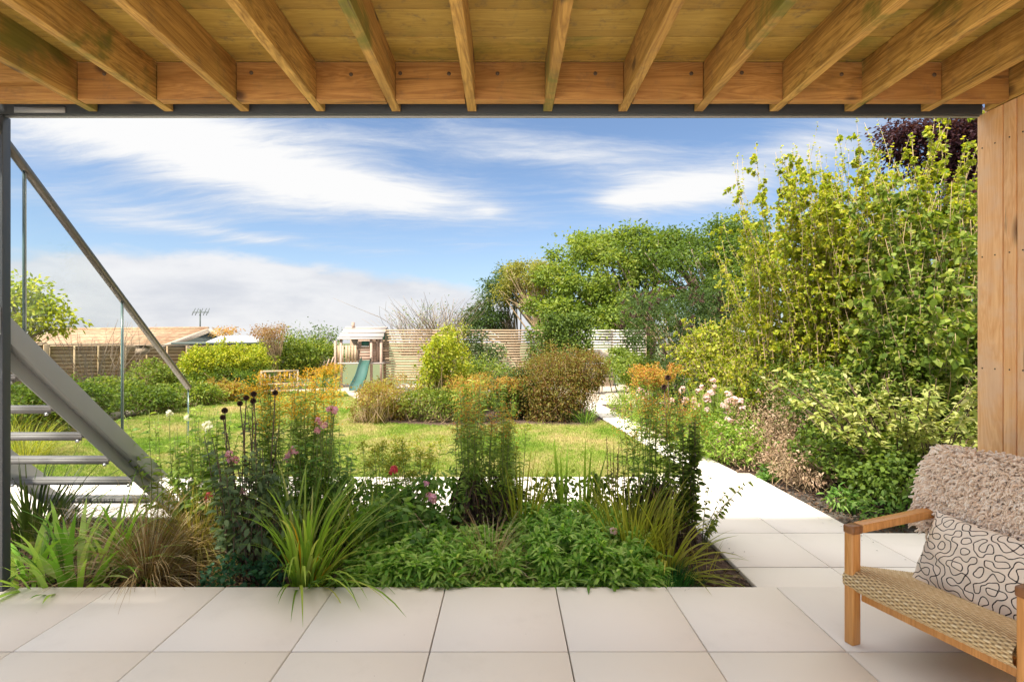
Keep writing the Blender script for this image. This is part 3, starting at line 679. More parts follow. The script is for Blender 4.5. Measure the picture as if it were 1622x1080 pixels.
def pillow(name, parent, w_, h_, t_, mat, n=36):
    u = np.linspace(-1, 1, n); U, V_ = np.meshgrid(u, u); hgt = ((1-np.abs(U)**2.6)*(1-np.abs(V_)**2.6)); hgt = np.clip(hgt, 0, 1)**.42*t_/2
    ex = 1-.05*(1-np.abs(V_)**2)*np.abs(U); ez = 1-.07*(1-np.abs(U)**2)*np.abs(V_)
    wr = .004*np.sin(U*9+V_*4)*hgt/t_*2+.003*np.sin(V_*13-U*6)
    verts = []; 
    for sgn in (-1, 1): verts.append(np.stack([sgn*(hgt+wr*(hgt > .004)), U*w_/2*ex, V_*h_/2*ez], -1).reshape(-1, 3))
    i = np.arange(n-1)[:, None]*n; j = np.arange(n-1)[None]; f = np.stack([i+j, i+j+1, i+n+j+1, i+n+j], -1).reshape(-1, 4)
    mb = MB(); mb.add(verts[0], f); mb.add(verts[1], f[:, ::-1]); o = mb.build(name, mat, parent, smooth=True)
    uv = o.data.uv_layers.new(name='UVMap'); co = np.concatenate(verts); li = np.zeros(len(o.data.loops), np.int32); o.data.loops.foreach_get('vertex_index', li)
    uvs = np.stack([co[li, 1]*1.9, co[li, 2]*1.9], 1); uv.data.foreach_set('uv', uvs.ravel()); return o
pw = pillow('cushion_cover', cush, .54, .36, .15, M['squiggle']); pw.location = (.0, .0, .165); pw.rotation_euler = (R(2), R(27), 0)
mb = MB(); 
# sheepskin throw over the back
thr = empty('sheepskin_throw', ch_o+Vector((float(vv[0]*.6+uu[0]*.3), float(vv[1]*.6+uu[1]*.3), .5)), 'shaggy taupe sheepskin throw draped over the armchair back', 'throw', rz=chr_)
path = np.array([(.51, .42), (.53, .46), (.575, .60), (.635, .735), (.675, .785), (.73, .79), (.765, .74), (.75, .60), (.70, .45)]); path[:, 0] -= .005; path[0] = (.53, .47)
seg = np.concatenate([[0], np.cumsum(np.linalg.norm(np.diff(path, axis=0), axis=1))])
def throw_pt(s_, y):
    x = np.interp(s_*seg[-1], seg, path[:, 0]); z = np.interp(s_*seg[-1], seg, path[:, 1]); e = .012; x2 = np.interp(np.clip(s_+e, 0, 1)*seg[-1], seg, path[:, 0]); z2 = np.interp(np.clip(s_+e, 0, 1)*seg[-1], seg, path[:, 1])
    x1 = np.interp(np.clip(s_-e, 0, 1)*seg[-1], seg, path[:, 0]); z1 = np.interp(np.clip(s_-e, 0, 1)*seg[-1], seg, path[:, 1])
    t = unit(np.stack([x2-x1, 0*x, z2-z1], -1)); nr = np.stack([-t[..., 2], 0*x, t[..., 0]], -1)
    return np.stack([x, y, z], -1)+nr*.020, nr
n = 26; S_, Y_ = np.meshgrid(np.linspace(0, 1, n), np.linspace(.035, -.64, n)); pv, nv_ = throw_pt(S_.ravel(), Y_.ravel()); lo = np.array([.6, -.3, .5])
mb = MB(); i = np.arange(n-1)[:, None]*n; j = np.arange(n-1)[None]; mb.add(pv-lo, np.stack([i+j, i+j+1, i+n+j+1, i+n+j], -1).reshape(-1, 4))
m_, b_, o_ = newmat('taupe_wool'); at_ = b_.n('ShaderNodeAttribute', attribute_name='tint'); sx_ = b_.n('ShaderNodeSeparateXYZ'); b_.nt.links.new(at_.outputs['Vector'], sx_.inputs[0])
principled(b_, o_, b_.ramp(sx_.outputs[0], [(0, (.74, .57, .42)), (.5, (.90, .73, .57)), (1, (.97, .86, .72))]), .9, spec=.1); M['wool'] = m_
mb.build('hide', M['wool'], thr, smooth=True)
N = 8000; s_ = RNG.uniform(0, 1, N); y_ = RNG.uniform(-.65, .045, N); p0, nr = throw_pt(s_, y_); p0 -= lo
K = 6; q = np.linspace(0, 1, K); Lw = rnd(N, .028, .048); tang = unit(RNG.normal(size=(N, 3))); tang -= (tang*nr).sum(1, keepdims=True)*nr; tang = unit(tang); bi = np.cross(nr, tang)
cur = q[None, :, None]; ph = rnd(N, 0, 6.28)[:, None]; rad = .0065*rnd(N, .5, 1.6)[:, None]*q[None]
dirv = unit(nr+RNG.normal(size=(N, 3))*.33+np.array([0, 0, -.35])+np.where(y_[:, None] > .0, 1, 0)*np.array([0, .9, 0]))
Pt = p0[:, None]+dirv[:, None]*(Lw[:, None]*q[None])[..., None]+tang[:, None]*(rad*np.cos(ph+q[None]*7))[..., None]+bi[:, None]*(rad*np.sin(ph+q[None]*7))[..., None]
Pt[:, :, 2] -= (.016*q**2)[None]
mb = MB(); base_n = mb.n; mb.tubes(Pt, np.broadcast_to(np.array([.0032, .0050, .0054, .0050, .0040, .0016]), (N, K))*rnd(N, .7, 1.25)[:, None], 5)
mb.T[-1] = np.repeat(np.stack([rnd(N, 0, 1), rnd(N, 0, .3)], 1), K*5, 0)
mb.build('fleece', M['wool'], thr, smooth=True)['kind'] = 'stuff'
# ================================================================== BEYOND: house, fences, playhouse
def gp(o): return Vector([float(v) for v in o])
ho = empty('neighbour_bungalow', (-15.2, 24.5, -1.6), 'bungalow with orange tiled roof and white gable beyond the left fence', 'house', rz=R(-14))
mb = MB(); mb.box((-3.1, 0, 1.35), (8.6, 5.4, 2.7)); mb.build('wall', M['render'], ho)
M['tiles'] = wood('clay_tile', (.20, .105, .06), (.42, .26, .155), 0, 9, False, 0, .5, .85, grey=(.38, .32, .19))
TL = 9.0; rows = 7; tilt = math.atan2(.95, 3.0)
for sgn in (-1, 1):
    for r_ in range(rows):
        f0 = r_/rows; y = sgn*(3.0*(1-(f0+.5/rows))); z = 2.55+.95*(f0+.5/rows)
        mb = MB(); mb.box((0, 0, 0), (TL, 3.2/rows+.03, .05)); o = mb.build('roof_tile_course', M['tiles'], ho); o.location = (-3.0, y, z+.02); o.rotation_euler = (-sgn*tilt*1.12, 0, 0)
mb = MB(); mb.tubes([[(-7.5, 0, 3.53), (1.5, 0, 3.53)]], [[.10, .10]], 6); mb.build('ridge_tiles', M['tiles'], ho)
mb = MB(); mb.hexa([(1.28, -2.6, 2.55), (1.28, 2.6, 2.55), (1.28, 0.02, 3.36), (1.28, -.02, 3.36)], [(1.34, -2.6, 2.55), (1.34, 2.6, 2.55), (1.34, .02, 3.36), (1.34, -.02, 3.36)]); mb.build('gable', M['greyroof'], ho)
for s in (-1, 1):
    mb = MB(); L_ = math.hypot(3.0, .95); mb.box((0, 0, 0), (.06, L_, .2)); o = mb.build('bargeboard', M['render'], ho); o.location = (1.53, s*1.5, 2.97); o.rotation_euler = (-s*tilt, 0, 0)
an = empty('tv_aerial', P(317, 524, 24.3), 'thin television aerial on a pole above the gable', 'aerial')
mb = MB(); mb.cyl((0, 0, -.5), (0, 0, 1.0), .03, 6); mb.build('mast', M['greyroof'], an)
mb = MB(); mb.cyl((-.35, 0, .86), (.4, 0, .86), .02, 5); mb.build('boom', M['greyroof'], an)
for x in (-.3, -.15, 0.05, .22, .36):
    mb = MB(); mb.cyl((x-.05, -.05, .62+.1), (x+.05, .05, 1.05), .016, 4); mb.build('element', M['greyroof'], an)
sh = empty('garden_shed', (-11.6, 22.5, -1.6), 'low shed with pale and green felt roof beyond the hedge', 'shed')
mb = MB(); mb.box((0, 0, 1.1), (3.6, 2.2, 2.2)); mb.build('wall', M['greywood'], sh)
mb = MB(); mb.box((0, 0, 0), (4.0, 2.8, .10)); o = mb.build('roof', M['greyroof'], sh); o.location = (.1, 0, 2.82); o.rotation_euler = (R(-2), 0, 0)
mb = MB(); mb.box((0, 0, 0), (3.4, 2.6, .5)); o = mb.build('upper_wall', M['greyroof'], sh); o.location = (.1, 0, 2.5)
gh = empty('white_outbuilding', (-12.6, 24.5, -1.6), 'small pale roofed outbuilding left of the green felt shed', 'shed')
mb = MB(); mb.box((0, 0, 1.3), (2.0, 2.0, 2.6)); mb.build('wall', M['render'], gh)
mb = MB(); mb.hexa([(-1.2, -1.2, 2.75), (1.2, -1.2, 2.75), (1.2, 1.2, 2.75), (-1.2, 1.2, 2.75)], [(-.5, -.4, 3.2), (.5, -.4, 3.2), (.5, .4, 3.2), (-.5, .4, 3.2)]); mb.build('roof', M['white'], gh)
# left lap fence
fe = empty('lap_panel_fence', (-10.2, 14, -.15), 'weathered brown lap panel fence along the left side of the garden', 'fence')
A = np.array([-12.6, 12.0]); B_ = np.array([-8.3, 16.6]); nb = 4; dv = (B_-A)/nb; pl_ = np.linalg.norm(dv); ra = math.atan2(dv[1], dv[0])
A = A-dv
for k in range(nb+1):
    p = A+dv*k; c = p+dv/2; zt = 1.32-.03*k
    piece(fe, 'post', M['greywoodv'], (p[0], p[1]-.02, (zt-.2)/2), (.10, .10, zt+.2), .004, (0, 0, ra))
    for r_ in range(15):
        z = zt-.09-r_*.098; o = piece(fe, 'lap_board', M['lap'], (c[0], c[1], z), (pl_-.1, .014, .108), 0, (R(-6), RNG.uniform(-.004, .004), ra))
    piece(fe, 'capping_rail', M['greywood'], (c[0], c[1], zt+.0), (pl_, .09, .035), .003, (0, 0, ra))
    for q in (-.48, -.16, .16, .48):
        cc = c+dv*q*.98; piece(fe, 'batten', M['lap'], (cc[0]+.02, cc[1]-.035, zt-.72), (.04, .025, 1.40), 0, (0, 0, ra))
piece(fe, 'post', M['greywoodv'], (B_[0], B_[1], .5), (.10, .10, 1.4), .004, (0, 0, ra))
bb = empty('bird_box', P(226, 551, 14.0), 'small wooden nest box fixed high on the left fence', 'bird box')
mb = MB(); mb.box((0, 0, -.08), (.24, .2, .2)); mb.build('box_body', M['greywood'], bb); mb = MB(); mb.box((0, 0, .05), (.32, .28, .03), rotx(-.2)); mb.build('lid', M['greywood'], bb)
# slatted screen
sc_ = empty('slatted_screen', (-.8, 17, -.15), 'long horizontal slat screen across the back of the garden', 'screen')
X0 = -4.0; bw = 1.6; ps = .0835
for b_ in range(4):
    for r_ in range(20):
        z = 1.70-r_*ps; o = piece(sc_, 'slat', M['screen'], (X0+bw*(b_+.5)+RNG.uniform(-.008, .008), 17, z), (bw-.01, .02, .048), 0, (0, RNG.uniform(-.0035, .0035), 0))
for b_ in range(5): piece(sc_, 'post', M['greywoodv'], (X0+bw*b_+(.04 if b_ == 0 else 0), 17.06, .78), (.08, .08, 1.86))
for x in (-2.85, 1.25): piece(sc_, 'post', M['screenwhite'], (x, 17.05, .72), (.06, .06, 1.7))
sc2 = empty('pale_slatted_screen', (3.2, 17.5, -.15), 'pale slatted trellis screen at the end of the narrow path', 'screen')
for r_ in range(14):
    for b_ in range(2): piece(sc2, 'slat', M['screenwhite'], (2.45+1.1*(b_+.5), 17.5, 1.70-r_*.09), (1.09, .02, .05), 0, (0, RNG.uniform(-.003, .003), 0))
for x in (2.44, 3.55, 4.65): piece(sc2, 'post', M['screen'], (x, 17.55, .8), (.08, .07, 1.9))
gw = empty('garden_wall', (3.0, 17.1, -.15), 'low pinkish rendered wall with white ledge below the pale trellis', 'wall')
piece(gw, 'wall_panel', M['render'], (2.98, 17.3, .85), (.78, .08, .45)); piece(gw, 'wall_panel', M['render'], (2.95, 17.25, .22), (1.1, .12, .74)); piece(gw, 'ledge', M['white'], (2.9, 17.1, .62), (.95, .3, .04), .004)
# raised corrugated bed
rb = empty('raised_planter', P(656, 627, 13.9), 'corrugated steel raised planter filled with gravel in front of the screen', 'planter')
n = 60; u = np.linspace(-.55, .55, n); v = []
for z in (-.02, .24): v += [(x, .012*math.sin(i*2.1), z) for i, x in enumerate(u)]
mb = MB(); mb.add(v, [[i, i+1, n+i+1, n+i] for i in range(n-1)]); mb.build('corrugated_side', M['corr'], rb)
for x in (-.55, .55): mb = MB(); mb.box((x, .5, .11), (.02, 1.0, .26)); mb.build('side_panel', M['corr'], rb)
mb = MB(); mb.box((0, .5, .21), (1.08, 1.0, .02)); mb.build('gravel_fill', M['gravel'], rb)
mb = MB(); mb.box((0, 1.0, .11), (1.1, .02, .26)); mb.build('side_panel', M['corr'], rb)
# playhouse (scale 50 px per metre at 16.6 m)
ZP = 16.6
def PX(x): return (x-VX)/F*ZP
def PZ(y): return CH-(y-VY)/F*ZP
ph_ = empty('playhouse', (PX(568), ZP, -.12), 'raised timber playhouse with pale boarded roof and veranda left of the screen', 'playhouse')
M['roofboard'] = wood('bleached_roof_board', (.30, .27, .25), (.56, .52, .48), 0, 30, False, 0, .4, .85)
zf = PZ(574); ze = PZ(537.5); zr = PZ(517); xl, xr = PX(535), PX(606)
for r_ in range(6):
    f0 = (r_+.5)/6
    for s in (-1, 1):
        piece(ph_, 'roof_board', M['roofboard'], ((xl+xr)/2+(.02 if r_ % 2 else 0)+.02*f0, ZP+.6+s*(.68*(1-f0)), ze+(zr-ze)*f0+.012*(r_ % 2)), (xr-xl-.06*f0, .112, .018), 0, (-s*math.atan2(zr-ze, .68)*.92, 0, 0))
piece(ph_, 'chimney', M['play'], (PX(551.5), ZP+.55, zr+.02), (.08, .08, .26))
mb = MB(); xx = PX(604); mb.add([(xx, ZP, ze), (xx, ZP+1.2, ze), (xx, ZP+.6, zr-.03), (xx+.02, ZP, ze), (xx+.02, ZP+1.2, ze), (xx+.02, ZP+.6, zr-.03)], [[0, 1, 2], [3, 5, 4]]); child(mb, 'gable_panel', M['green_paint'], ph_)
zc = zf; k = 0
while zc < ze-.01:
    piece(ph_, 'wall_board', M['play'], ((PX(566)+PX(594))/2, ZP+.1+.003*(k % 2), zc+.045), (PX(594)-PX(566), .02, .086)); k += 1; zc += .09
for y in (ZP+.62,): piece(ph_, 'side_wall', M['play'], (PX(595), y, (zf+ze)/2), (.02, 1.0, ze-zf)); 
piece(ph_, 'rear_wall', M['greywood'], ((xl+xr)/2, ZP+1.15, (zf+ze)/2), (xr-xl-.1, .02, ze-zf))
piece(ph_, 'side_wall', M['play'], (PX(566)-.01, ZP+.62, (zf+ze)/2), (.02, 1.0, ze-zf))
piece(ph_, 'floor_deck', M['roofboard'], ((xl+xr)/2, ZP+.58, zf-.03), (xr-xl, 1.2, .05))
piece(ph_, 'shutter', M['green_paint'], (PX(577.5), ZP+.08, PZ(543.5)), (.23, .02, .13)); piece(ph_, 'window_sill', M['white'], (PX(577.5), ZP+.075, PZ(548.5)), (.25, .04, .025))
piece(ph_, 'window_pane', M['window'], (PX(587), ZP+.087, PZ(543.5)), (.10, .015, .12)); piece(ph_, 'window_pane', M['window'], (PX(596.5), ZP+.5, PZ(546)), (.02, .3, .16))
for x in (531, 540, 588, 603.5): piece(ph_, 'post', M['play'], (PX(x), ZP+.02, (PZ(537)-.1)/2 if x < 600 else .65), (.07, .07, (PZ(545 if x == 531 else 537)+.14)))
for i, x in enumerate((536.5, 543, 549, 553.5, 558.5, 563)): piece(ph_, 'picket', M['screen'], (PX(x), ZP+.0, (PZ(547)+zf)/2), (.055 if i % 2 else .07, .02, PZ(547)-zf))
piece(ph_, 'railing', M['play'], ((PX(531)+PX(566))/2, ZP+.02, PZ(549)), (PX(566)-PX(531), .03, .04))
for i in range(5):   # rope bridge / branches at the left of the veranda
    piece(ph_, 'bridge_plank', M['play'], (PX(526-i*7), ZP+.2, zf-.12-.07*min(i, 3)), (.12, .5, .03), 0, (0, .25-.06*i, .0))
    piece(ph_, 'bridge_post', M['play'], (PX(526-i*7), ZP-.02, zf+.02-.07*min(i, 3)), (.035, .035, .34), 0, (0, .35, 0))
# slide
slo = empty('slide', (PX(578), ZP, -.12), 'green plastic wavy slide running down from the playhouse', 'slide')
K = 18; q = np.linspace(0, 1, K); yc = ZP-.02-1.45*q; zc_ = .66*(1-q)**1.15+.02*np.sin(q*9)+.03; zc_ = (PZ(571)+.12)*(1-q)+.05*np.sin(q*2*np.pi*1.35)*(1-q*.3)+.02; zc_ = np.maximum(zc_, .035)-.12
xc = np.interp(q, [0, 1], [PX(580.5), (563.5-VX)/F*(ZP-1.47)]); wdt = np.interp(q, [0, 1], [.15, .19])
pr = [(-1, .09), (-1.02, .10), (-.95, .085), (-.88, .0), (.88, .0), (.95, .085), (1.02, .10), (1, .09), (1.0, -.01), (-1.0, -.01)]
V = [[(xc[i]+a*wdt[i], yc[i], zc_[i]+c) for a, c in pr] for i in range(K)]; n = len(pr)
mb = MB(); mb.add(np.array(V), [[i*n+j, i*n+(j+1) % n, (i+1)*n+(j+1) % n, (i+1)*n+j] for i in range(K-1) for j in range(n)]); child(mb, 'slide_chute', M['green_plastic'], slo)
# bench
be = empty('garden_bench', tuple(G(443, 13.9)), 'weathered wooden garden bench half hidden behind the golden flowers', 'bench', rz=R(22)); be.scale = (.82, .82, .80)
for x in (-.55, .55):
    for y, h in ((-.22, .58), (.22, .80)): mb = MB(); mb.box((x, y, h/2), (.06, .06, h)); mb.build('leg', M['greywoodv'], be)
    mb = MB(); mb.box((x, 0, .58), (.07, .5, .03)); mb.build('armrest', M['greywoodv'], be)
for i in range(4): mb = MB(); mb.box((0, -.2+.13*i, .40), (1.1, .1, .025)); mb.build('seat_slat', M['greywoodv'], be)
mb = MB(); mb.box((0, .23, .80), (1.16, .04, .08)); mb.build('top_rail', M['greywoodv'], be)
for i in range(7): mb = MB(); mb.box((-.45+.15*i, .23, .60), (.05, .02, .34)); mb.build('back_slat', M['greywoodv'], be)
# metal chairs
def metal_chair(loc, rz, label, first=[None]):
    r = empty('metal_chair', loc, label, 'chair', 'metal chairs on the far gravel', rz)
    parts = {'leg': [[(-.2, -.2, 0), (-.17, -.17, .25), (-.2, -.2, .45)], [(.2, -.2, 0), (.17, -.17, .25), (.2, -.2, .45)], [(-.2, .25, 0), (-.18, .18, .3), (-.2, .22, .85)], [(.2, .25, 0), (.18, .18, .3), (.2, .22, .85)]],
             'armrest': [[(-.22, -.2, .45), (-.26, -.22, .62), (-.25, -.05, .66), (-.22, .2, .64)], [(.22, -.2, .45), (.26, -.22, .62), (.25, -.05, .66), (.22, .2, .64)]],
             'back_rail': [[(-.2, .22, .85), (0, .26, .9), (.2, .22, .85)], [(-.2, .21, .6), (0, .25, .6), (.2, .21, .6)]]}
    for nme, L_ in parts.items():
        for pth_ in L_: mb = MB(); mb.tubes([np.array(pth_, float)], .014, 5); mb.build(nme, M['blackmetal'], r)
    mb = MB(); mb.box((0, 0, .45), (.44, .44, .02)); mb.build('seat', M['blackmetal'], r)
metal_chair(tuple(G(938, 14.6)), R(75), 'black metal chair at the far gravel patio, nearer the round bush')
metal_chair(tuple(G(960, 14.9)), R(-80), 'black metal chair at the far gravel patio, nearer the right hand shrubs')
# log edging
le = empty('log_edging', (-7.3, 9.5, -.12), 'grey log edging along the left side of the lawn', 'edging')
for k in range(9):
    a = np.array([-7.32+.10*math.sin(k), 7.8+.42*k]); mb = MB(); mb.tubes([[(0, -.2, .05), (.02, .0, .06), (0, .2, .05)]], .065, 7); o = mb.build('log', M['logs'], le); o.location = Vector((a[0], a[1], -.12))-le.location; o.rotation_euler = (0, 0, RNG.uniform(-.15, .15))
# ================================================================== VEGETATION
def inpoly(x, y, poly):
    p = np.array(poly); c = np.zeros(len(x), bool); j = len(p)-1
    for i in range(len(p)):
        xi, yi = p[i]; xj, yj = p[j]
        c ^= ((yi > y) != (yj > y)) & (x < (xj-xi)*(y-yi)/(yj-yi+1e-12)+xi); j = i
    return c
# lawn blades, denser near
N = 420000; Zg = 1/rnd(N, 1/15.3, 1/5.6); Xg = rnd(N, -7.4, 2.1); k = inpoly(Xg, Zg, LAWN); Xg, Zg = Xg[k], Zg[k]; N = len(Xg)
h = rnd(N, .016, .04); a = rnd(N, 0, 6.28); wd = .0045*np.maximum(Zg/6, 1)**.8
p = np.stack([Xg, Zg, np.full(N, -.117)], 1); s = np.stack([np.cos(a), np.sin(a), 0*a], 1)*wd[:, None]; tp = p+np.stack([RNG.normal(size=N)*.014, RNG.normal(size=N)*.014, h], 1)
mb = MB(); mb.add(np.stack([p-s, p+s, tp], 1), np.arange(N)[:, None]*3+[0, 1, 2], np.repeat(np.stack([rnd(N, 0, 1), rnd(N, 0, 1)], 1), 3, 0))
tag(mb.build('grass', M['grass']), 'short mown grass blades of the lawn', 'grass', kind='stuff')
# bark chips
def chips(n, x0, x1, y0, y1, z, L, label):
    pos = np.stack([rnd(n, x0, x1), rnd(n, y0, y1), z+np.abs(RNG.normal(size=n))*.012], 1); ax = RNG.normal(size=(n, 3))*[1, 1, .3]
    mb = MB(); leaves(mb, pos, ax, RNG.normal(size=(n, 3))*.5+[0, 0, 1], L*rnd(n, .4, 1.5), L*.45*rnd(n, .5, 1.3), False, fold=.1, droop=0)
    tag(mb.build('bark_chips', LM['chips']), label, 'bark chips', kind='stuff')
chips(16000, -4.2, 1.45, 2.87, 4.25, -.13, .035, 'dark bark mulch over the front flower bed')
chips(14000, 2.7, 5.4, 3.98, 7.5, -.135, .04, 'dry bark mulch under the right hand shrubs')

n = 40; p = np.stack([np.where(RNG.random(n) < .5, 1.5+np.abs(RNG.normal(size=n))*.06, 2.64-np.abs(RNG.normal(size=n))*.08), rnd(n, 3.3, 5.6), np.full(n, -.098)], 1)
mb = MB(); leaves(mb, p, RNG.normal(size=(n, 3))*[1, 1, .05], RNG.normal(size=(n, 3))*.15+[0, 0, 1], rnd(n, .006, .022), rnd(n, .004, .010), True, droop=0); tag(mb.build('leaf_litter', LM['chips']), 'scattered crumbs of dry leaf along the edges of the right hand path', 'leaf litter', kind='stuff')
UG = lambda px, Z, z=-.12: (float((px-VX)/F*Z), float(Z), z)
def plant(name, base, label, cat, parts, group=None):
    root = empty(name, base, label, cat, group); return root
# ---- trees at the back right
def E(px, py, Z, rx, rz_, ry=None, w_=1): return (P(px, py, Z), (rx/F*Z, (ry if ry else rx)/F*Z, rz_/F*Z), w_)
tree('spreading_tree', (2.6, 21.5, -1.6), P(840, 470, 21.5), [E(842, 440, 21.5, 44, 26, 40, 2), E(870, 450, 22.0, 22, 34, 24, 1), E(806, 462, 22, 30, 18, 30, .6)], 150, 50, .17, .11, .055, 'olivecrown',
     'rounded yellow green tree with bare pale trunk above the screen', 'tree', r0=.16, bark='stem_tan', nlimb=70, hollow=.6)
tree('dark_leaved_tree', (1.2, 22.5, -1.6), P(800, 500, 22.5), [E(788, 470, 22.5, 38, 26, 38, 1), E(770, 505, 22.5, 34, 20, 30, 1), E(815, 440, 23.5, 34, 20, 30, .8), E(744, 510, 23, 18, 16, 20, .4)], 150, 55, .17, .13, .055, 'dark',
     'dark small leaved tree left of the pale trunk tree', 'tree', r0=.14, nlimb=40, hollow=.5)
tree('bare_twiggy_tree', (-2.6, 22, -1.6), P(690, 520, 22), [E(700, 505, 22, 34, 26, 34, 1), E(650, 512, 22, 26, 24, 26, .8)], 60, 5, .25, .10, .045, 'oakgreen',
     'nearly bare twiggy tree behind the left part of the screen', 'tree', r0=.08, bark='twig', nlimb=60)
tw = MB(); o0 = P(695, 560, 22)
Pq = stem_paths(110, .5, 2.4, .55, 7, wob=.22, out=1.3); tw.tubes(Pq+np.array([0, 0, .0]), np.linspace(.016, .004, 7)[None]*np.ones((110, 1)), 3); Pq2 = stem_paths(60, .3, 2.2, .5, 7, wob=.22, out=1.3); tw.tubes(Pq2+np.array([-1.25, 0, -.1]), np.linspace(.014, .004, 7)[None]*np.ones((60, 1)), 3)
r = empty('bare_shrub', o0, 'bare twigs fanning above the screen left of the dark tree', 'shrub'); tw.build('twigs', M['twig'], r)
tree('walnut_tree', (6.2, 20, -1.6), P(1000, 480, 20), [E(955, 440, 20, 85, 62, 70, 3), E(1000, 400, 21, 70, 40, 60, 2), E(915, 475, 19.5, 62, 50, 50, 2), E(1010, 500, 19, 70, 50, 60, 2), E(890, 510, 18.6, 34, 32, 26, 1), E(935, 400, 21, 40, 28, 40, .7)], 560, 52, .17, .15, .078, 'oakgreen',
     'broad bright green tree rising behind the right end of the screen', 'tree', r0=.24, nlimb=50, hollow=.55)
tree('tall_green_tree', (8.8, 19.5, -1.6), P(1130, 470, 19.5), [E(1090, 430, 19.5, 70, 70, 70, 2), E(1140, 400, 20, 68, 58, 60, 2), E(1060, 390, 21, 44, 26, 40, .7), E(1175, 440, 18.5, 60, 66, 60, 2)], 480, 50, .18, .13, .065, 'mid',
     'large mid green tree between the bright green tree and the lime shrub', 'tree', r0=.24, nlimb=60, hollow=.55, bark='bark')
tree('buddleia_shrub', (4.2, 13.0, -.14), P(1075, 560, 13), [E(1070, 520, 13, 80, 66, 60, 3), E(1120, 570, 12.2, 60, 60, 50, 2), E(1030, 500, 14, 46, 34, 40, 1), E(1130, 490, 12.6, 54, 48, 40, 1.5), E(1090, 610, 11.6, 56, 40, 40, 1.6)], 520, 42, .12, .10, .026, 'dark',
     'tall dark green shrub with brown dead flower spikes right of the path end', 'shrub', r0=.06, bark='stem_tan', nlimb=90, hollow=.5)
r = bpy.data.objects[-1] if False else None
bud = [o for o in bpy.data.objects if o.name.startswith('buddleia_shrub')][0]
mb = MB(); cs, _ = blob_pts(110, P(1068, 505, 12.6)-np.array(bud.location), (1.35, .9, 1.0), .75)
for c in cs:
    n = 60; t = rnd(n, 0, 1); d = np.array([RNG.normal()*.12, RNG.normal()*.1, .16-abs(RNG.normal())*.12]); leaves(mb, c+d*t[:, None]+RNG.normal(size=(n, 3))*.02*(1-t[:, None]), RNG.normal(size=(n, 3)), RNG.normal(size=(n, 3)), .035, .018, False)
mb.build('dead_flower_spikes', M['brownseed'], bud)
tree('olive_green_shrub', (4.1, 11.5, -.14), P(1000, 600, 14), [E(1005, 590, 13.6, 40, 36, 30, 1), E(985, 575, 15, 22, 26, 24, .7)], 130, 40, .10, .08, .045, 'oakgreen',
     'broad leaved green shrub with pink hydrangea heads at the path end', 'shrub', r0=.03, nlimb=20)
hy = [o for o in bpy.data.objects if o.name.startswith('olive_green_shrub')][0]
for px, py in ((1029, 602), (1015, 620), (1035, 607)): flower_head(hy, gp(P(px, py, 12.8))-hy.location, .12, 'pink', 40, 'flower_head', .25)

# ---- big lime shrub on the right: long upright shoots
def shoot_shrub(name, bases, pal, label, cat='shrub', bark='stem_tan', group=None):
    o = bases[0][0]; root = empty(name, (o[0], o[1], -.14), label, cat, group); org = np.array([o[0], o[1], -.14]); lf, sb = MB(), MB()
    for c, n, r, H, lean, per, L, W, dirn, t0 in bases:
        Pt = stem_paths(n, r, H, lean, 9, dirn, .07, .8)+np.array([c[0], c[1], -.14])-org
        sb.tubes(Pt, np.linspace(.010, .0022, 9)[None]*rnd(n, .5, 1.2)[:, None], 4)
        # side twigs
        p, tg, u = on_paths(Pt, 13, .12, .97); m = len(p); rd = unit(RNG.normal(size=(m, 3))); e = unit(rd+tg*.9)*(rnd(m, .10, .42)*(1-.45*u))[:, None]; q = np.linspace(0, 1, 5)[None, :, None]
        tw = p[:, None]+e[:, None]*q+np.array([0, 0, -.10])*q**2; sb.tubes(tw, np.linspace(.004, .0015, 5)[None], 3)
        stem_leaves(lf, tw, max(5, per//6), .1, 1, L, W, 1.0, True, .25, .15)
        stem_leaves(lf, Pt, per, t0, 1.0, L, W, 1.05, True, .25, .35)
    lf.build('foliage', LM[pal], root); sb.build('stems', M[bark], root); return root
shoot_shrub('lime_leaved_shrub', [((4.35, 7.3), 115, .62, 4.2, .10, 120, .058, .048, (-.35, -.1), .15), ((5.0, 6.9), 130, .7, 4.4, .11, 125, .060, .050, (0, -.1), .08), ((4.5, 8.6), 80, .5, 3.2, .13, 84, .056, .044, (-.5, -.2), .12)], 'lime',
            'huge lime green shrub with tall upright shoots on the right')
shoot_shrub('broad_leaved_green_shrub', [((5.0, 6.0), 85, .55, 3.5, .13, 60, .08, .066, (-.1, -.2), .12), ((4.55, 5.6), 60, .35, 2.3, .2, 54, .078, .066, (-.3, -.3), .15)], 'oakgreen',
            'dark based shrub with round green leaves beside the cedar wall')
tree('purple_leaved_tree', (8.4, 9.8, -.14), P(1500, 250, 9.8), [E(1505, 240, 9.8, 62, 62, 50, 2), E(1530, 330, 9.6, 60, 80, 60, 1.5), E(1425, 225, 10.2, 22, 26, 24, .35)], 330, 45, .14, .085, .045, 'purple',
     'purple leaved tree showing through the top of the lime shrub', 'tree', r0=.14, nlimb=40, hollow=.4)
shoot_shrub('low_lime_shrub', [((4.0, 9.6), 80, .45, 2.0, .22, 46, .07, .05, (-.5, -.2), .1), ((3.9, 8.2), 60, .5, 1.5, .25, 40, .06, .045, (-.6, -.4), .1)], 'lime',
            'arching yellow green shrub spilling towards the path below the tall lime shoots')
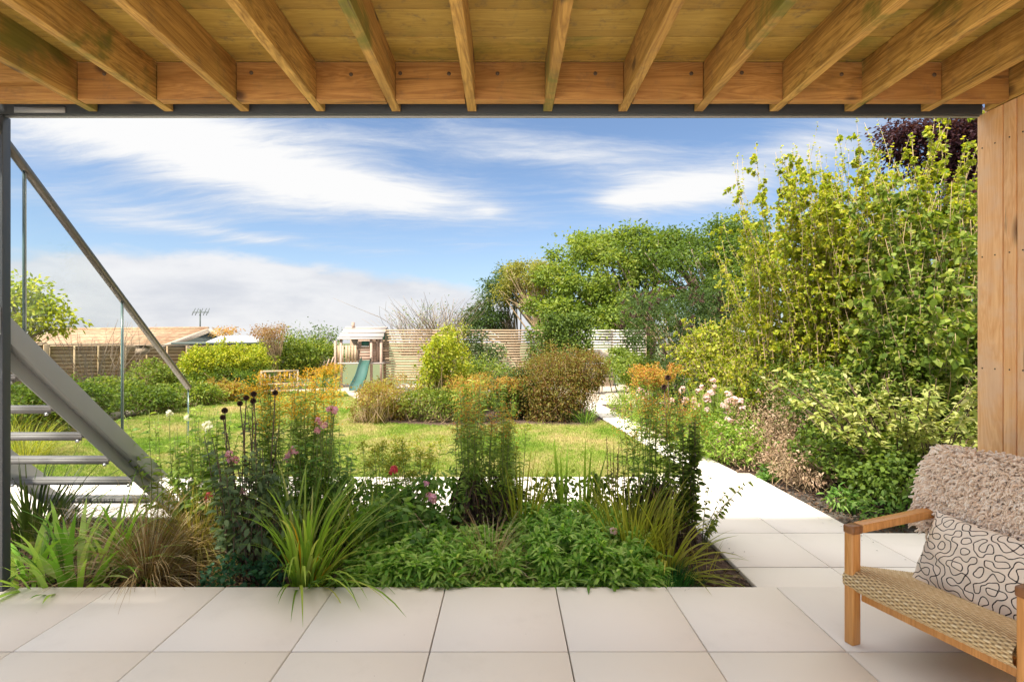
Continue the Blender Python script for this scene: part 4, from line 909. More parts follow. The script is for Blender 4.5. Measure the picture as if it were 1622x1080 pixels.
# variegated shrub lower right
r = empty('variegated_shrub', UG(1440, 4.9), 'cream and green variegated shrub behind the armchair', 'shrub'); lf, sb = MB(), MB()
Pt = stem_paths(70, .42, 1.25, .45, 7, (-.2, -.3), .08, 1.3)
sb.tubes(Pt, np.linspace(.012, .004, 7)[None]*rnd(70, .6, 1.2)[:, None], 4)
ti, tg, u = on_paths(Pt, 9, .45, 1); m = len(ti)
for _ in range(9):
    rd = unit(RNG.normal(size=(m, 3))*[1, 1, .5]); leaves(lf, ti+RNG.normal(size=(m, 3))*.015, unit(rd+[0, 0, .25]), unit(RNG.normal(size=(m, 3))*.3+[0, -.2, 1]), .075*rnd(m, .6, 1.2), .028, True, droop=.25)
lf.build('foliage', LM['varieg'], r); sb.build('stems', M['stem_dark'], r)
# ground ivy / undergrowth
def mound(name, base, ells, n, L, W, pal, label, cat='plant', six=True, up=.8, twigs=0, group=None, twigmat='dry', droop=.25, hollow=.3):
    root = empty(name, base, label, cat, group); lf = MB(); bs = np.asarray(base, float)
    w_ = np.array([e[2] for e in ells], float); w_ /= w_.sum()
    for (c, r_, _), k in zip(ells, (w_*n).astype(int)):
        p, d = blob_pts(k, (0, 0, 0), r_, hollow); bd = unit(RNG.normal(size=(9, 3))+[0, 0, .3]); am = RNG.uniform(-.22, .38, 9)
        p = p*(1+(np.exp(9*(d@bd.T-1))*am).sum(1))[:, None]*(1+RNG.normal(size=k)*.04)[:, None]
        sp_ = RNG.random(k) < .14; ns = max(6, k//90); sdir = unit(RNG.normal(size=(ns, 3))+[0, 0, .8]); q_ = RNG.integers(0, ns, k); ex = sdir[q_]*np.asarray(r_)*(RNG.uniform(.85, 1.35, k))[:, None]+RNG.normal(size=(k, 3))*.02
        p[sp_] = ex[sp_]; p = p+np.asarray(c)-bs; p[:, 2] = np.maximum(p[:, 2], .0)+RNG.random(k)*.01
        leaves(lf, p, unit(d*.7+RNG.normal(size=(k, 3))*.6), unit(RNG.normal(size=(k, 3))*.5+[0, 0, up]), L*rnd(k, .6, 1.3), W*rnd(k, .7, 1.2), six, droop=droop)
    lf.build('foliage', LM[pal], root)
    if twigs:
        sb = MB()
        for (c, r_, _), k in zip(ells, (w_*twigs).astype(int)+1):
            p, d = blob_pts(k, np.asarray(c)-bs, r_, .1); p[:, 2] = np.abs(p[:, 2]); b0 = np.stack([(np.asarray(c)-bs)[0]+RNG.normal(size=k)*r_[0]*.4, (np.asarray(c)-bs)[1]+RNG.normal(size=k)*r_[1]*.4, np.zeros(k)], 1)
            q = np.linspace(0, 1, 5)[None, :, None]; mid = (p+b0)/2+RNG.normal(size=(k, 3))*.08
            sb.tubes((1-q)**2*b0[:, None]+2*q*(1-q)*mid[:, None]+q*q*p[:, None], np.linspace(.005, .0018, 5)[None], 3)
        sb.build('stems', M['stem_tan'] if twigmat == 'dry' else M['stem_dark'], root)
    return root
mound('ivy_undergrowth', UG(1350, 5.0), [(P(1370, 730, 4.9), (.45, .5, .22), 1), (P(1310, 720, 5.4), (.35, .4, .25), 1), (P(1450, 760, 4.4), (.5, .3, .2), 1), (P(1330, 640, 5.9), (.5, .5, .35), 1.2), (P(1440, 600, 5.6), (.5, .45, .5), 1.3)], 9500, .045, .04, 'mid', 'dark round leaved ivy at the foot of the variegated shrub', twigs=160, twigmat='dark')
mound('dry_undergrowth', UG(1230, 6.0), [(P(1220, 700, 6.2), (.45, .7, .35), 1), (P(1265, 735, 5.4), (.3, .5, .2), 1), (P(1190, 680, 7.2), (.4, .6, .3), 1), (P(1260, 660, 6.6), (.45, .6, .4), 1)], 5200, .04, .02, 'dry', 'brown dying undergrowth along the right edge of the path', twigs=520, six=False)
mound('white_flowered_ground_cover', UG(1280, 6.4), [(P(1290, 640, 6.6), (.5, .5, .45), 1), (P(1245, 610, 7.4), (.5, .5, .4), 1), (P(1180, 640, 8.2), (.45, .6, .35), 1)], 9000, .04, .026, 'mid', 'small leaved green bush above the dry undergrowth', twigs=260, six=False)
for i, (px, py, Z, s) in enumerate(((1335, 790, 4.55, .16), (1400, 812, 4.2, .20), (1225, 745, 5.7, .13), (1215, 760, 5.55, .08))):
    mound('leafy_weed', UG(px, Z), [(P(px, py, Z)+np.array([0, 0, .0]), (s, s*.8, s*.5), 1)], 220, .07, .022, 'bedgreen', ['green weed with narrow leaves beside the slab corner', 'bright green ferny weed under the chair arm', 'bushy light green weed at the path edge', 'small low weed at the path edge beside the bushy weed'][i], group='weeds in the right bed')
r = empty('toothed_weed', UG(1412, 4.35), 'tall single stemmed green weed behind the chair arm', 'plant'); lf, sb = MB(), MB(); Pt = stem_paths(3, .03, .55, .1, 7); sb.tubes(Pt, .004, 4); stem_leaves(lf, Pt, 34, .1, 1, .075, .02, 1.1, True, .3); lf.build('foliage', LM['bedgreen'], r); sb.build('stems', M['stem_green'], r)
# big pale leaf plant
r = empty('large_leaved_plant', UG(1200, 7.0), 'plant with few large pale green leaves beside the right path', 'plant'); lf = MB(); c = P(1200, 672, 7.0)-np.array(UG(1200, 7.0)); n = 16

for _ in range(n):
    lf = MB(); leaves(lf, c[None]+RNG.normal(size=(1, 3))*[.16, .1, .06], RNG.normal(size=(1, 3))*[1, .5, .2]+[0, 0, -.1], RNG.normal(size=(1, 3))*.3+[0, -.4, 1], .22*rnd(1, .7, 1.2), .11, True, droop=.35); lf.build('leaf', LM['phlox'], r)
sb = MB(); Pt = stem_paths(5, .05, .62, .15, 6); sb.tubes(Pt, .006, 4); sb.build('stems', M['stem_green'], r)

# ---- generic stemmed perennials
def perennial(name, base, label, n, r_, H, lean, per, L, W, pal, stem='stem_green', t0=.15, dirn=None, gold=None, ang=.95, droop=.6, flowers=(), heads=(), cat='plant', group=None, six=True, rad=.004, deadlow=0, fl_pal='pink', fl_r=.04):
    root = empty(name, base, label, cat, group); lf, sb = MB(), MB(); Pt = stem_paths(n, r_, H, lean, 8, dirn, .025)
    sb.tubes(Pt, np.linspace(rad, rad*.45, 8)[None]*np.ones((n, 1)), 4); sb.build('stems', M[stem], root)
    stem_leaves(lf, Pt, per, t0, .97, L, W, ang, six, droop, .35); lf.build('foliage', LM[pal], root)
    if deadlow:
        dl = MB(); stem_leaves(dl, Pt, deadlow, .08, .45, L*.8, W*.5, 2.3, False, .9, .1); dl.build('withered_leaves', LM['chips'], root)
    if gold:
        g = MB(); plume(g, Pt, gold[1], gold[2], gold[3], .02*gold[4], .011*gold[4]); g.build('flower_plumes', LM[gold[0]], root, kind='stuff')
    for (px, py, Z) in list(flowers)+list(heads):
        e = np.array(gp(P(px, py, Z))-root.location); b0 = e*np.array([.35, .35, 0]); mb = MB(); q = np.linspace(0, 1, 6)[:, None]; mid = (b0+e)/2+[RNG.normal()*.03, 0, .04]
        mb.tubes([(1-q)**2*b0+2*q*(1-q)*mid+q*q*e], rad*.7, 4); mb.build('flower_stem', M[stem], root)
    for (px, py, Z) in flowers: flower_head(root, gp(P(px, py, Z))-root.location, fl_r*RNG.uniform(.8, 1.2), fl_pal, 14, 'flower')
    for (px, py, Z) in heads:
        globe_head(root, gp(P(px, py, Z))-root.location, .018*RNG.uniform(.9, 1.15))
    return root
# front bed, left to right
def clump(name, base, label, n, r_, L, W, spread, droop, pal, cat='grass', K=7, dirn=(0, 0), group=None, extra=None):
    root = empty(name, base, label, cat, group); mb = MB(); blades(mb, n, r_, L, W, spread, droop, K, dirn); mb.build('foliage', LM[pal], root)
    if extra: mb = MB(); blades(mb, *extra[1:]); mb.build('dead_leaves', LM[extra[0]], root)
    return root
clump('strap_leaved_clump', UG(120, 3.12), 'bright green strap leaved clump by the column at the patio edge', 70, .24, .52, .036, .75, .75, 'erysimum', 'plant', 8, (.15, -.1), extra=('dry', 14, .2, .4, .02, .9, .8))
clump('strap_leaved_clump', UG(50, 3.2), 'broad green strap leaves right at the foot of the steel column', 34, .14, .42, .038, .7, .8, 'erysimum', 'plant', 8, (0, -.1))
clump('strap_leaved_clump', UG(190, 3.35), 'green strap leaved clump reaching right across the brown grass', 26, .12, .72, .028, 1.0, .5, 'erysimum', 'plant', 9, (.9, -.2))
clump('dark_sedge', UG(62, 3.75), 'dark green arching sedge behind the strap leaves at far left', 230, .15, .74, .013, .85, .75, 'darkstrap', 'grass', 8, (.35, 0))
clump('bronze_sedge', UG(125, 3.6), 'small brown hair grass behind the bright strap leaves', 360, .08, .42, .0035, 1.0, .6, 'bronze', 'grass', 7, (.3, -.1))
clump('bronze_sedge', UG(238, 3.22), 'large bronze hair grass at the patio edge in front of the stair foot', 620, .09, .68, .0045, 1.1, 1.0, 'bronze', 'grass', 9, (.35, -.15))
clump('bronze_sedge', UG(318, 3.6), 'tall olive brown hair grass behind the bronze one', 900, .12, .78, .0042, 1.05, 1.0, 'olivegrass', 'grass', 9, (.4, 0))
perennial('white_phlox', UG(288, 4.0), 'light green leafy phlox with white flowers beside the stair foot', 20, .24, 1.0, .10, 36, .13, .034, 'phlox', flowers=((268, 655, 4.0), (296, 662, 4.0)), fl_pal='whitef', fl_r=.031)
perennial('white_phlox', UG(325, 3.95), 'light green leafy phlox with one large white bloom', 17, .20, .98, .10, 36, .13, .034, 'phlox', flowers=((328, 674, 3.9), (332, 680, 3.9)), fl_pal='whitef', fl_r=.044)
mound('red_sedum', UG(345, 3.6), [(P(340, 790, 3.6), (.2, .15, .12), 1)], 260, .06, .035, 'mid', 'low plant with a red flower head in front of the phlox', twigs=20)
flower_head(bpy.data.objects[[o.name for o in bpy.data.objects if o.name.startswith('red_sedum')][0]], gp(P(331, 787, 3.55))-Vector(UG(345, 3.6)), .036, 'red', 20)
gth = [(356, 650), (353, 661), (390, 630), (402, 624), (401, 635), (380, 639), (436, 622), (411, 796), (441, 797)]
perennial('globe_thistle', UG(396, 3.35), 'dark leaved globe thistle with brown ball seed heads', 19, .15, .98, .10, 36, .085, .034, 'darkthistle', 'stem_dark', .12, heads=[(x, y, 3.35) for x, y in gth], ang=1.2, droop=.35, rad=.005, flowers=((366, 728, 3.3), (374, 728, 3.3), (363, 719, 3.3), (385, 779, 3.3)), fl_r=.03)
mound('thistle_foliage', UG(412, 3.2), [(P(410, 830, 3.2), (.22, .18, .20), 1), (P(400, 770, 3.3), (.2, .18, .16), 1)], 420, .065, .03, 'darkthistle', 'mass of dark jagged leaves at the foot of the globe thistle', twigs=40, twigmat='dark')
mound('aquilegia_mound', UG(385, 3.0), [(np.array(UG(385, 3.0))+[0, 0, .06], (.23, .13, .12), 1)], 620, .04, .028, 'teal', 'low blue green leafy mound at the patio edge', hollow=.5)
perennial('golden_rod', UG(452, 3.95), 'golden rod with yellow plumes, left of the pink phlox', 28, .22, 1.30, .10, 70, .125, .020, 'solid', gold=('gold', .88, 90, .07, .85), droop=.5)
perennial('golden_rod', UG(508, 4.05), 'golden rod with orange yellow plumes, in front of the slide', 24, .17, 1.26, .09, 70, .125, .020, 'solid', gold=('gold', .88, 80, .07, .85), droop=.5)
perennial('pink_phlox', UG(500, 3.7), 'tall pink phlox in front of the golden rod', 24, .24, .86, .10, 40, .12, .030, 'bedgreen', flowers=((525, 647, 3.7), (530, 650, 3.7), (520, 649, 3.72), (505, 667, 3.6), (514, 675, 3.6), (503, 683, 3.6), (465, 714, 3.5), (456, 727, 3.5), (458, 720, 3.5)), fl_r=.031)
clump('arching_bright_grass', UG(492, 3.08), 'bright green arching broad grass spilling onto the patio', 170, .11, .80, .018, .55, .75, 'strap', 'grass', 10, (.75, -.15), extra=('gold', 8, .1, .5, .014, .4, .6))
clump('upright_strap_leaves', UG(478, 3.7), 'upright green strap leaves behind the arching bright grass', 70, .2, .62, .022, .38, .3, 'strap', 'plant', 7)
clump('upright_strap_leaves', UG(580, 3.75), 'fine upright grass between the phlox stems', 130, .22, .62, .010, .45, .4, 'strap', 'grass', 7)
perennial('pale_golden_rod', UG(640, 3.9), 'pale yellow green budding golden rod in front of the lawn', 28, .26, .74, .10, 50, .11, .020, 'phlox', gold=('yellowgreen', .86, 90, .05, 1))
perennial('pink_flowered_plant', UG(660, 3.5), 'leafy plant with crimson and pink flowers, left of centre', 22, .26, .46, .25, 22, .095, .045, 'bedgreen', flowers=((676, 767, 3.5), (681, 785, 3.45), (685, 790, 3.45)), fl_r=.03)
ach = perennial('red_achillea', UG(618, 3.6), 'single flat crimson flower head above the leafy plant', 3, .03, .60, .04, 16, .06, .02, 'mid'); flower_head(ach, gp(P(623, 745, 3.6))-ach.location, .034, 'red', 26)
perennial('rusty_golden_rod', UG(762, 3.75), 'centre golden rod clump with rusty plumes and withered lower leaves', 34, .18, 1.22, .07, 64, .13, .020, 'solid', gold=('rustgold', .84, 60, .06, .75), deadlow=70, droop=.55)
perennial('rusty_golden_rod', UG(800, 3.95), 'slender green golden rod beside the centre clump', 16, .14, .94, .08, 56, .13, .020, 'solid', deadlow=20, gold=('yellowgreen', .9, 40, .03, 1))
def rosette_mound(name, px0, px1, Z0, Z1, h, nros, label, seed):
    c = np.array(UG((px0+px1)/2, (Z0+Z1)/2)); root = empty(name, tuple(c), label, 'plant'); lf = MB()
    xa, xb = (px0-VX)/F*(Z0+.1), (px1-VX)/F*(Z0+.1); X = rnd(nros, xa, xb); Y = rnd(nros, Z0, Z1); ux = (X-xa)/(xb-xa)*2-1; uy = (Y-Z0)/(Z1-Z0)*2-1
    hh = h*np.clip(1-np.abs(ux)**2.6, 0, 1)**.35*np.clip(1-np.abs(np.minimum(uy, .2))**2.6, .12, 1)**.4*rnd(nros, .5, 1.2); k = 22
    pos = np.stack([X-c[0], Y-c[1], hh], 1); pos = np.repeat(pos, k, 0); n = len(pos); a = rnd(n, 0, 6.28); e = rnd(n, .1, 1.3)
    ax = np.stack([np.cos(a)*np.cos(e), np.sin(a)*np.cos(e)-.12, np.sin(e)], 1); nr = np.stack([-np.cos(a)*np.sin(e), -np.sin(a)*np.sin(e), np.cos(e)], 1)
    leaves(lf, pos+ax*.012+RNG.normal(size=(n, 3))*.008, ax, nr, .098*rnd(n, .55, 1.25), .019*rnd(n, .8, 1.3), True, fold=.3, droop=.45)
    # side leaves filling the front
    m = nros*16; q = RNG.integers(0, nros, m); t = RNG.random(m); p = np.stack([X[q]-c[0], Y[q]-c[1], hh[q]*t], 1)+RNG.normal(size=(m, 3))*.03; p[:, 2] = np.maximum(p[:, 2], .01); a = rnd(m, 0, 6.28)
    leaves(lf, p, np.stack([np.cos(a), np.sin(a)-.4, rnd(m, 0, .6)], 1), np.stack([-np.cos(a)*.4, -np.sin(a)*.4, np.ones(m)], 1), .09*rnd(m, .5, 1.2), .017, True, fold=.3, droop=.4)
    lf.build('foliage', LM['erysimum'], root)
    sb = MB(); b0 = np.stack([X-c[0], Y-c[1], 0*X], 1); t_ = np.stack([X-c[0], Y-c[1], hh], 1); sb.tubes(np.stack([b0, (b0+t_)/2+RNG.normal(size=b0.shape)*.02, t_], 1), .003, 4); sb.build('stems', M['stem_green'], root)
    return root
rosette_mound('erysimum_mound', 545, 800, 2.885, 3.5, .20, 250, 'low mound of narrow green leaves left of the tan grass tuft', 1)
rm = rosette_mound('erysimum_mound', 795, 1056, 2.885, 3.8, .25, 320, 'larger mound of narrow green leaves right of the tan grass tuft', 2)
flower_head(rm, gp(P(972, 842, 3.2))-rm.location, .03, 'palepink', 14, 'faded_flower')
# leaves spilling over the patio edge
for i, px in enumerate((640, 690, 712, 905, 965, 990, 520)):
    c = np.array([(px-VX)/F*2.87, 2.88, .015]); r = empty('spilling_sprig', tuple(c), ['sprig of narrow leaves hanging over the patio edge left of centre', 'sprig on the patio joint at centre left', 'small sprig just right of the centre joint', 'sprig over the patio edge right of centre', 'sprig spilling on the patio below the right mound', 'flat sprig at the right end of the right mound', 'olive sprig lying on the patio below the bright grass'][i], 'plant', 'sprigs spilling over the patio edge'); lf = MB(); n = 14
    a = rnd(n, -2.9, -.25); leaves(lf, RNG.normal(size=(n, 3))*[.05, .012, .004]+[0, 0, .01], np.stack([np.cos(a)*1.2, np.sin(a), rnd(n, -.1, .25)], 1), np.stack([rnd(n, -.3, .3), rnd(n, -.3, .3), np.ones(n)], 1), .085*rnd(n, .6, 1.1), .017, True, droop=.12); lf.build('foliage', LM['bedgreen'], r)
clump('tan_grass_tuft', UG(778, 3.15), 'tan hair grass tuft between the two green mounds', 420, .05, .46, .003, .75, .9, 'bronze', 'grass', 8, (.1, -.3))
clump('yellow_green_grass', UG(828, 3.75), 'upright yellow green grass right of the centre golden rod', 110, .12, .66, .016, .3, .25, 'yellowgreen', 'grass', 7)
r = empty('iris_fan', UG(893, 3.85), 'small fan of stiff green iris blades, nearer the centre', 'plant')
for _ in range(9): mb = MB(); blades(mb, 1, .04, .72, .032, .28, .05, 7); mb.build('blade', LM['strap'], r)
r = empty('iris_fan', UG(925, 3.95), 'small fan of stiff green iris blades, right of the other fan', 'plant')
for _ in range(7): mb = MB(); blades(mb, 1, .03, .74, .030, .22, .05, 7); mb.build('blade', LM['strap'], r)
perennial('dark_stemmed_plant', UG(975, 3.9), 'slender stems with dark red brown seed pods in front of the lawn', 7, .05, .78, .05, 60, .03, .014, 'brownbush', 'stem_dark', .4)
clump('yellow_green_grass', UG(1000, 3.45), 'tall yellow green grass left of the right golden rod', 260, .18, .62, .012, .42, .45, 'yellowgreen', 'grass', 8)
perennial('tall_golden_rod', UG(1042, 3.85), 'right hand golden rod with yellow and rusty plumes beside the path', 32, .22, 1.16, .09, 60, .12, .022, 'phlox', gold=('rustgold', .83, 70, .06, .75), deadlow=24)
globe = empty('brown_seed_heads', UG(1056, 3.9), 'two round dark brown seed heads above the right golden rod', 'plant')
for px, py in ((1058, 598), (1052, 613)): globe_head(globe, gp(P(px, py, 3.9))-globe.location, .020)
mb = MB(); 
for px, py in ((1058, 598), (1052, 613)): e = np.array(gp(P(px, py, 3.9))-globe.location); mb = MB(); mb.tubes([[(0, 0, 0), e*.5+[.02, 0, .03], e]], .0035, 4); mb.build('stem', M['stem_dark'], globe)
perennial('dark_rose', UG(1086, 3.75), 'dark leaved rose stems at the right end of the flower bed', 10, .09, 1.02, .06, 60, .08, .040, 'mid', 'stem_dark', .2, ang=1.1, droop=.3)
clump('arching_yellow_grass', UG(1058, 3.25), 'yellow green arching leaves falling over the bare mulch corner', 60, .08, .52, .017, .95, .8, 'yellowgreen', 'grass', 9, (.35, -.1), extra=('rustgold', 12, .08, .22, .014, 1.0, .8))
clump('chive_tuft', UG(1062, 3.0), 'short dark green chive tuft at the right end of the green mound', 420, .10, .20, .005, .6, .3, 'chive', 'grass', 5)
perennial('leafy_sprig', UG(1112, 3.75), 'leafy sprig reaching over the path at the right', 5, .04, .55, .35, 22, .07, .036, 'oakgreen', dirn=(.6, -.2), ang=1.1)
clump('thin_grass', UG(1120, 3.2), 'thin sparse grass on the mulch corner', 18, .10, .36, .004, .8, .7, 'olivegrass', 'grass', 8, (.3, 0))
for px, Z, r_ in ((560, 3.85, .12), (700, 3.9, .12)): pass
mound('low_bed_foliage', UG(560, 3.8), [(P(560, 800, 3.85), (.3, .2, .16), 1), (P(700, 800, 3.75), (.32, .2, .18), 1), (P(640, 820, 3.5), (.3, .2, .14), 1)], 1500, .075, .034, 'bedgreen', 'leafy green growth behind the left green mound', twigs=60)
mound('low_dark_foliage', UG(900, 4.0), [(P(900, 790, 4.0), (.5, .15, .14), 1)], 600, .06, .03, 'mid', 'low mixed foliage behind the right green mound', twigs=40)

# ---- right of path: pale pink phlox border
for i, (px, Z) in enumerate(((1135, 7.4), (1105, 8.0), (1160, 6.9))):
    perennial('pale_pink_phlox', UG(px, Z), ['pale pink flowered clump in the right border, middle one', 'pale pink flowered clump in the right border, nearer the far trellis', 'pale pink flowered clump in the right border, nearest the large pale leaves'][i], 26, .26, .95-.1*i, .12, 30, .10, .028, 'phlox', group='pale pink phlox in the right border',
              flowers=[(px+RNG.normal()*17, 600+abs(RNG.normal())*38+i*14, Z-.2) for _ in range(13)], fl_pal='palepink', fl_r=.055)
perennial('border_golden_rod', UG(1035, 9.2), 'yellowish clump in the right border behind the tall golden rod', 40, .4, 1.1, .1, 34, .12, .03, 'phlox', gold=('rustgold', .8, 80, .07, 2))
clump('border_iris', UG(1118, 7.6), 'upright sword leaves beside the pale pink flowers', 40, .2, .85, .03, .3, .15, 'strap', 'plant')
clump('border_iris', UG(1000, 11.0), 'upright sword leaves along the narrow path', 40, .25, .55, .035, .35, .3, 'strap', 'plant')
mound('border_ground_cover', UG(1060, 8.0), [(P(1050, 680, 8.0), (.5, 1.2, .3), 1), (P(1110, 690, 7.0), (.4, .9, .28), 1), (P(1000, 650, 10.3), (.4, 1.2, .28), 1), (P(1150, 700, 6.5), (.35, .6, .25), .8)], 9000, .05, .026, 'phlox', 'mixed green ground cover along the right side of the path', twigs=200, six=False)
mound('pink_edge_flowers', UG(1008, 10.0), [(P(1008, 635, 10.5), (.2, .3, .12), 1)], 120, .04, .04, 'palepink', 'tiny pale pink flowers along the narrow path')

# ---- island bed
IB = [('spirea_shrub', (632, 648, 9.9), (.62, .5, .38), 'autumn', 'yellow brown spirea at the left end of the island bed', .045, .018, 9000),
      ('russet_edge_shrub', (590, 650, 9.7), (.35, .35, .36), 'brownbush', 'russet twiggy bush at the far left tip of the island bed', .045, .016, 3500),
      ('yellow_green_shrub', (705, 592, 10.2), (.46, .45, .70), 'lime', 'tall yellow green shrub in the middle of the island bed', .06, .04, 9500),
      ('low_green_shrub', (700, 655, 9.6), (.8, .4, .32), 'oakgreen', 'low spreading green bush at the front of the island bed', .05, .028, 6500),
      ('barberry_bush', (880, 615, 9.8), (.66, .6, .66), 'brownbush', 'dense rounded red brown bush beside the narrow path', .042, .026, 26000),
      ('dark_corner_shrub', (822, 635, 10.0), (.40, .4, .45), 'dark', 'dark green bush left of the rounded brown bush', .06, .035, 6000),
      ('back_filler_shrub', (770, 618, 11.3), (.75, .4, .55), 'oakgreen', 'green shrub behind the rust coloured clumps of the island bed', .06, .035, 8000)]
for nme, (px, py, Z), rr, pal, lab, L, W, n in IB:
    c = P(px, py, Z); base = (float(c[0]), float(c[1]), -.11); c[2] = max(c[2], -.1+rr[2]*.9)
    mound(nme, base, [(c, rr, 1)]+[(c+RNG.normal(size=3)*np.array(rr)*.45, np.array(rr)*.55, .3) for _ in range(3)], n, L, W, pal, lab, 'shrub', False, .5, twigs=220, hollow=.55)
perennial('island_golden_rod', UG(740, 9.5), 'rust coloured flowering clump behind the centre golden rod', 46, .35, .92, .12, 30, .11, .026, 'phlox', gold=('rustgold', .8, 36, .09, 1.5))
perennial('island_golden_rod', UG(805, 9.8), 'rust coloured flowering clump left of the rounded brown bush', 46, .30, .85, .12, 30, .11, .026, 'phlox', gold=('rustgold', .8, 36, .09, 1.5))
perennial('island_golden_rod', UG(522, 13.6), 'orange flowering clump to the left of the slide foot', 30, .26, .9, .12, 30, .12, .03, 'phlox', gold=('gold', .76, 50, .10, 1.6))
clump('orange_sedge', UG(597, 9.3), 'small tawny sedge at the front left of the island bed', 120, .08, .42, .006, .6, .5, 'olivegrass', 'grass', 6)
clump('path_edge_sedge', UG(925, 9.3), 'green strap tuft where the brown bush meets the path', 80, .16, .42, .016, .7, .5, 'bedgreen', 'grass', 6)
# climbers on the screen
def climber(px0, px1, py0, py1, pal, n, label, L=.08, W=.05):
    c = P((px0+px1)/2, 600, 16.9); base = (float(c[0]), 16.85, -.12); root = empty('climbing_plant', base, label, 'climber', 'climbers on the slatted screen'); m = n//12
    X = (rnd(m, px0, px1)-VX)/F*16.85; Zz = CH-(rnd(m, py0, py1)-VY)/F*16.85
    p = np.repeat(np.stack([X-base[0], RNG.normal(size=m)*.05-.08, Zz+.12], 1), 12, 0)+RNG.normal(size=(m*12, 3))*[.09, .05, .08]; k = len(p); lf = MB()
    leaves(lf, p, RNG.normal(size=(k, 3))+[0, 0, -.3], RNG.normal(size=(k, 3))*.5+[0, -.8, .5], L, W, False); lf.build('foliage', LM[pal], root)
    sb = MB(); kk = max(4, m//8); s = np.linspace(0, 1, 7)[None, :, None]; tt = np.stack([X-base[0], 0*X-.05, Zz+.12], 1)[:kk]; b0 = tt*[.3, 1, 0]
    sb.tubes(b0[:, None]*(1-s)+tt[:, None]*s+np.cumsum(RNG.normal(size=(kk, 7, 3))*.015, 1), .008, 4); sb.build('stems', M['stem_dark'], root)
climber(738, 768, 520, 625, 'dark', 1500, 'dark climber on the screen behind the yellow green shrub')
climber(772, 800, 545, 640, 'dark', 1100, 'thin dark climber on the screen, second from the left')
climber(836, 864, 520, 600, 'mid', 1100, 'green climber on the screen above the brown bush')
climber(862, 935, 500, 560, 'mid', 3600, 'thick leafy climber over the right end of the screen', .09, .055)
climber(700, 740, 515, 560, 'yellowgreen', 900, 'yellowish climber at the top of the screen behind the yellow green shrub')
climber(985, 1010, 525, 570, 'dark', 700, 'dark climber at the right end of the pale trellis')

# ---- left side
def hedge(name, label, pts, n, pal, L, W, cat='hedge', tw=150): mound(name, (float(pts[0][0][0]), float(pts[0][0][1]), -.14), pts, n, L, W, pal, label, cat, False, .6, twigs=tw, hollow=.6)
hedge('apple_hedge', 'bright green bushy apple hedge in front of the left fence', [(P(350, 580, 14), (.85, .5, .55), 2), (P(320, 585, 13.6), (.5, .4, .45), 1), (P(390, 575, 14.5), (.7, .5, .5), 1.4)], 15000, 'lime', .075, .045)
hedge('laurel_hedge', 'dark green hedge between the bench and the playhouse', [(P(455, 568, 16.5), (1.0, .5, .55), 2), (P(500, 570, 17), (.9, .5, .6), 2), (P(425, 580, 16), (.7, .5, .5), 1)], 15000, 'oakgreen', .085, .05)
hedge('dark_hedge_base', 'shaded lower bushes below the apple hedge', [(P(340, 605, 13.4), (1.1, .5, .3), 1), (P(400, 600, 14.2), (.6, .5, .35), 1)], 7000, 'mid', .07, .035)
tree('wispy_tree', (-6.6, 18.5, -.5), P(505, 545, 18.5), [E(512, 535, 18.5, 22, 22, 20, 1), E(470, 530, 18.6, 24, 14, 20, .6)], 60, 14, .14, .09, .04, 'mid', 'wispy small tree just left of the playhouse roof', r0=.04, bark='twig', nlimb=60)
tree('pollarded_tree', tuple(G(438, 15.6)), P(437, 556, 15.6), [E(428, 528, 15.6, 32, 14, 24, 1), E(418, 530, 15.6, 16, 12, 16, .5)], 90, 16, .07, .06, .028, 'topiary', 'small mop headed tree with reddish twigs behind the bench', r0=.035, bark='stem_tan', nlimb=90)
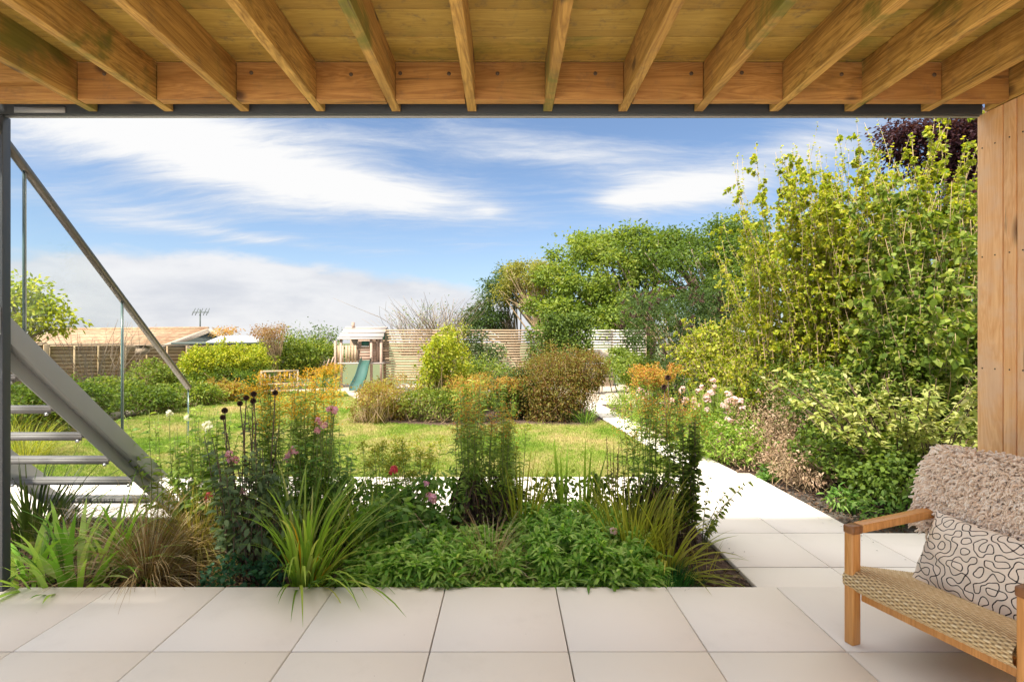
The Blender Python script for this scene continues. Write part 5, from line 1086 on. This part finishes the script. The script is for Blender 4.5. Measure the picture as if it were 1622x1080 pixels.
tree('young_tree', (-11.2, 11.5, -.14), P(40, 520, 11.5), [E(45, 470, 11.5, 40, 26, 34, 1), E(70, 510, 11.5, 44, 22, 34, 1), E(20, 500, 11.4, 34, 40, 34, 1)], 75, 26, .13, .12, .06, 'lime', 'yellow green young tree behind the stair glass at far left', r0=.05, nlimb=50, clump_tint=.4)
tree('pinkish_bush', (-10.8, 19, -1.2), P(360, 525, 20), [E(360, 525, 20, 16, 7, 14, 1)], 30, 14, .1, .08, .04, 'rustgold', 'small reddish bush top above the left hedge', 'shrub', r0=.02, bark='twig', nlimb=30)
LB = [(95, 640, 9.5, (.9, .6, .40), 'mid', 'dark leafy bush seen between the stair treads', 7000), (180, 625, 11, (.8, .6, .35), 'oakgreen', 'green bush by the left fence behind the stair glass', 5500), (245, 600, 12.5, (.55, .5, .52), 'oakgreen', 'taller green bush against the middle of the left fence', 5200),
      (225, 640, 10.6, (.7, .5, .28), 'mid', 'low green plants along the log edging', 4200), (300, 635, 12, (.7, .5, .28), 'oakgreen', 'green plants at the lawn edge beside the rail end', 4200), (350, 625, 12.8, (.6, .4, .26), 'autumn', 'reddish low plants in front of the apple hedge', 3800), (40, 610, 8.2, (.8, .5, .45), 'mid', 'dark bush at far left behind the stairs', 6000)]
for px, py, Z, rr, pal, lab, n in LB:
    c = P(px, py, Z); c[2] = -.12+rr[2]*.8; mound('border_bush', (float(c[0]), float(c[1]), -.14), [(c, rr, 1), (c+np.array([rr[0]*.5, 0, rr[2]*.3]), np.array(rr)*.5, .3)], n, .07, .035, pal, lab, 'shrub', False, .6, twigs=160, group='bushes in the left border')
r = empty('bare_stemmed_shrub', tuple(G(160, 12.3)), 'bare reddish stems standing against the left fence', 'shrub'); sb = MB(); Pt = stem_paths(45, .5, 2.0, .22, 8, (.2, 0), .12, 1.2); sb.tubes(Pt, np.linspace(.011, .003, 8)[None]*np.ones((45, 1)), 4); sb.build('stems', M['twig'], r)
clump('pale_feather_grass', UG(45, 6.6), 'pale feathery grass beside the lawn behind the stairs', 260, .2, .62, .007, .85, .6, 'yellowgreen', 'grass', 7, (.4, 0))
clump('pale_feather_grass', UG(18, 7.8), 'pale feathery grass further left behind the stairs', 200, .2, .7, .007, .8, .6, 'yellowgreen', 'grass', 7, (.2, 0))
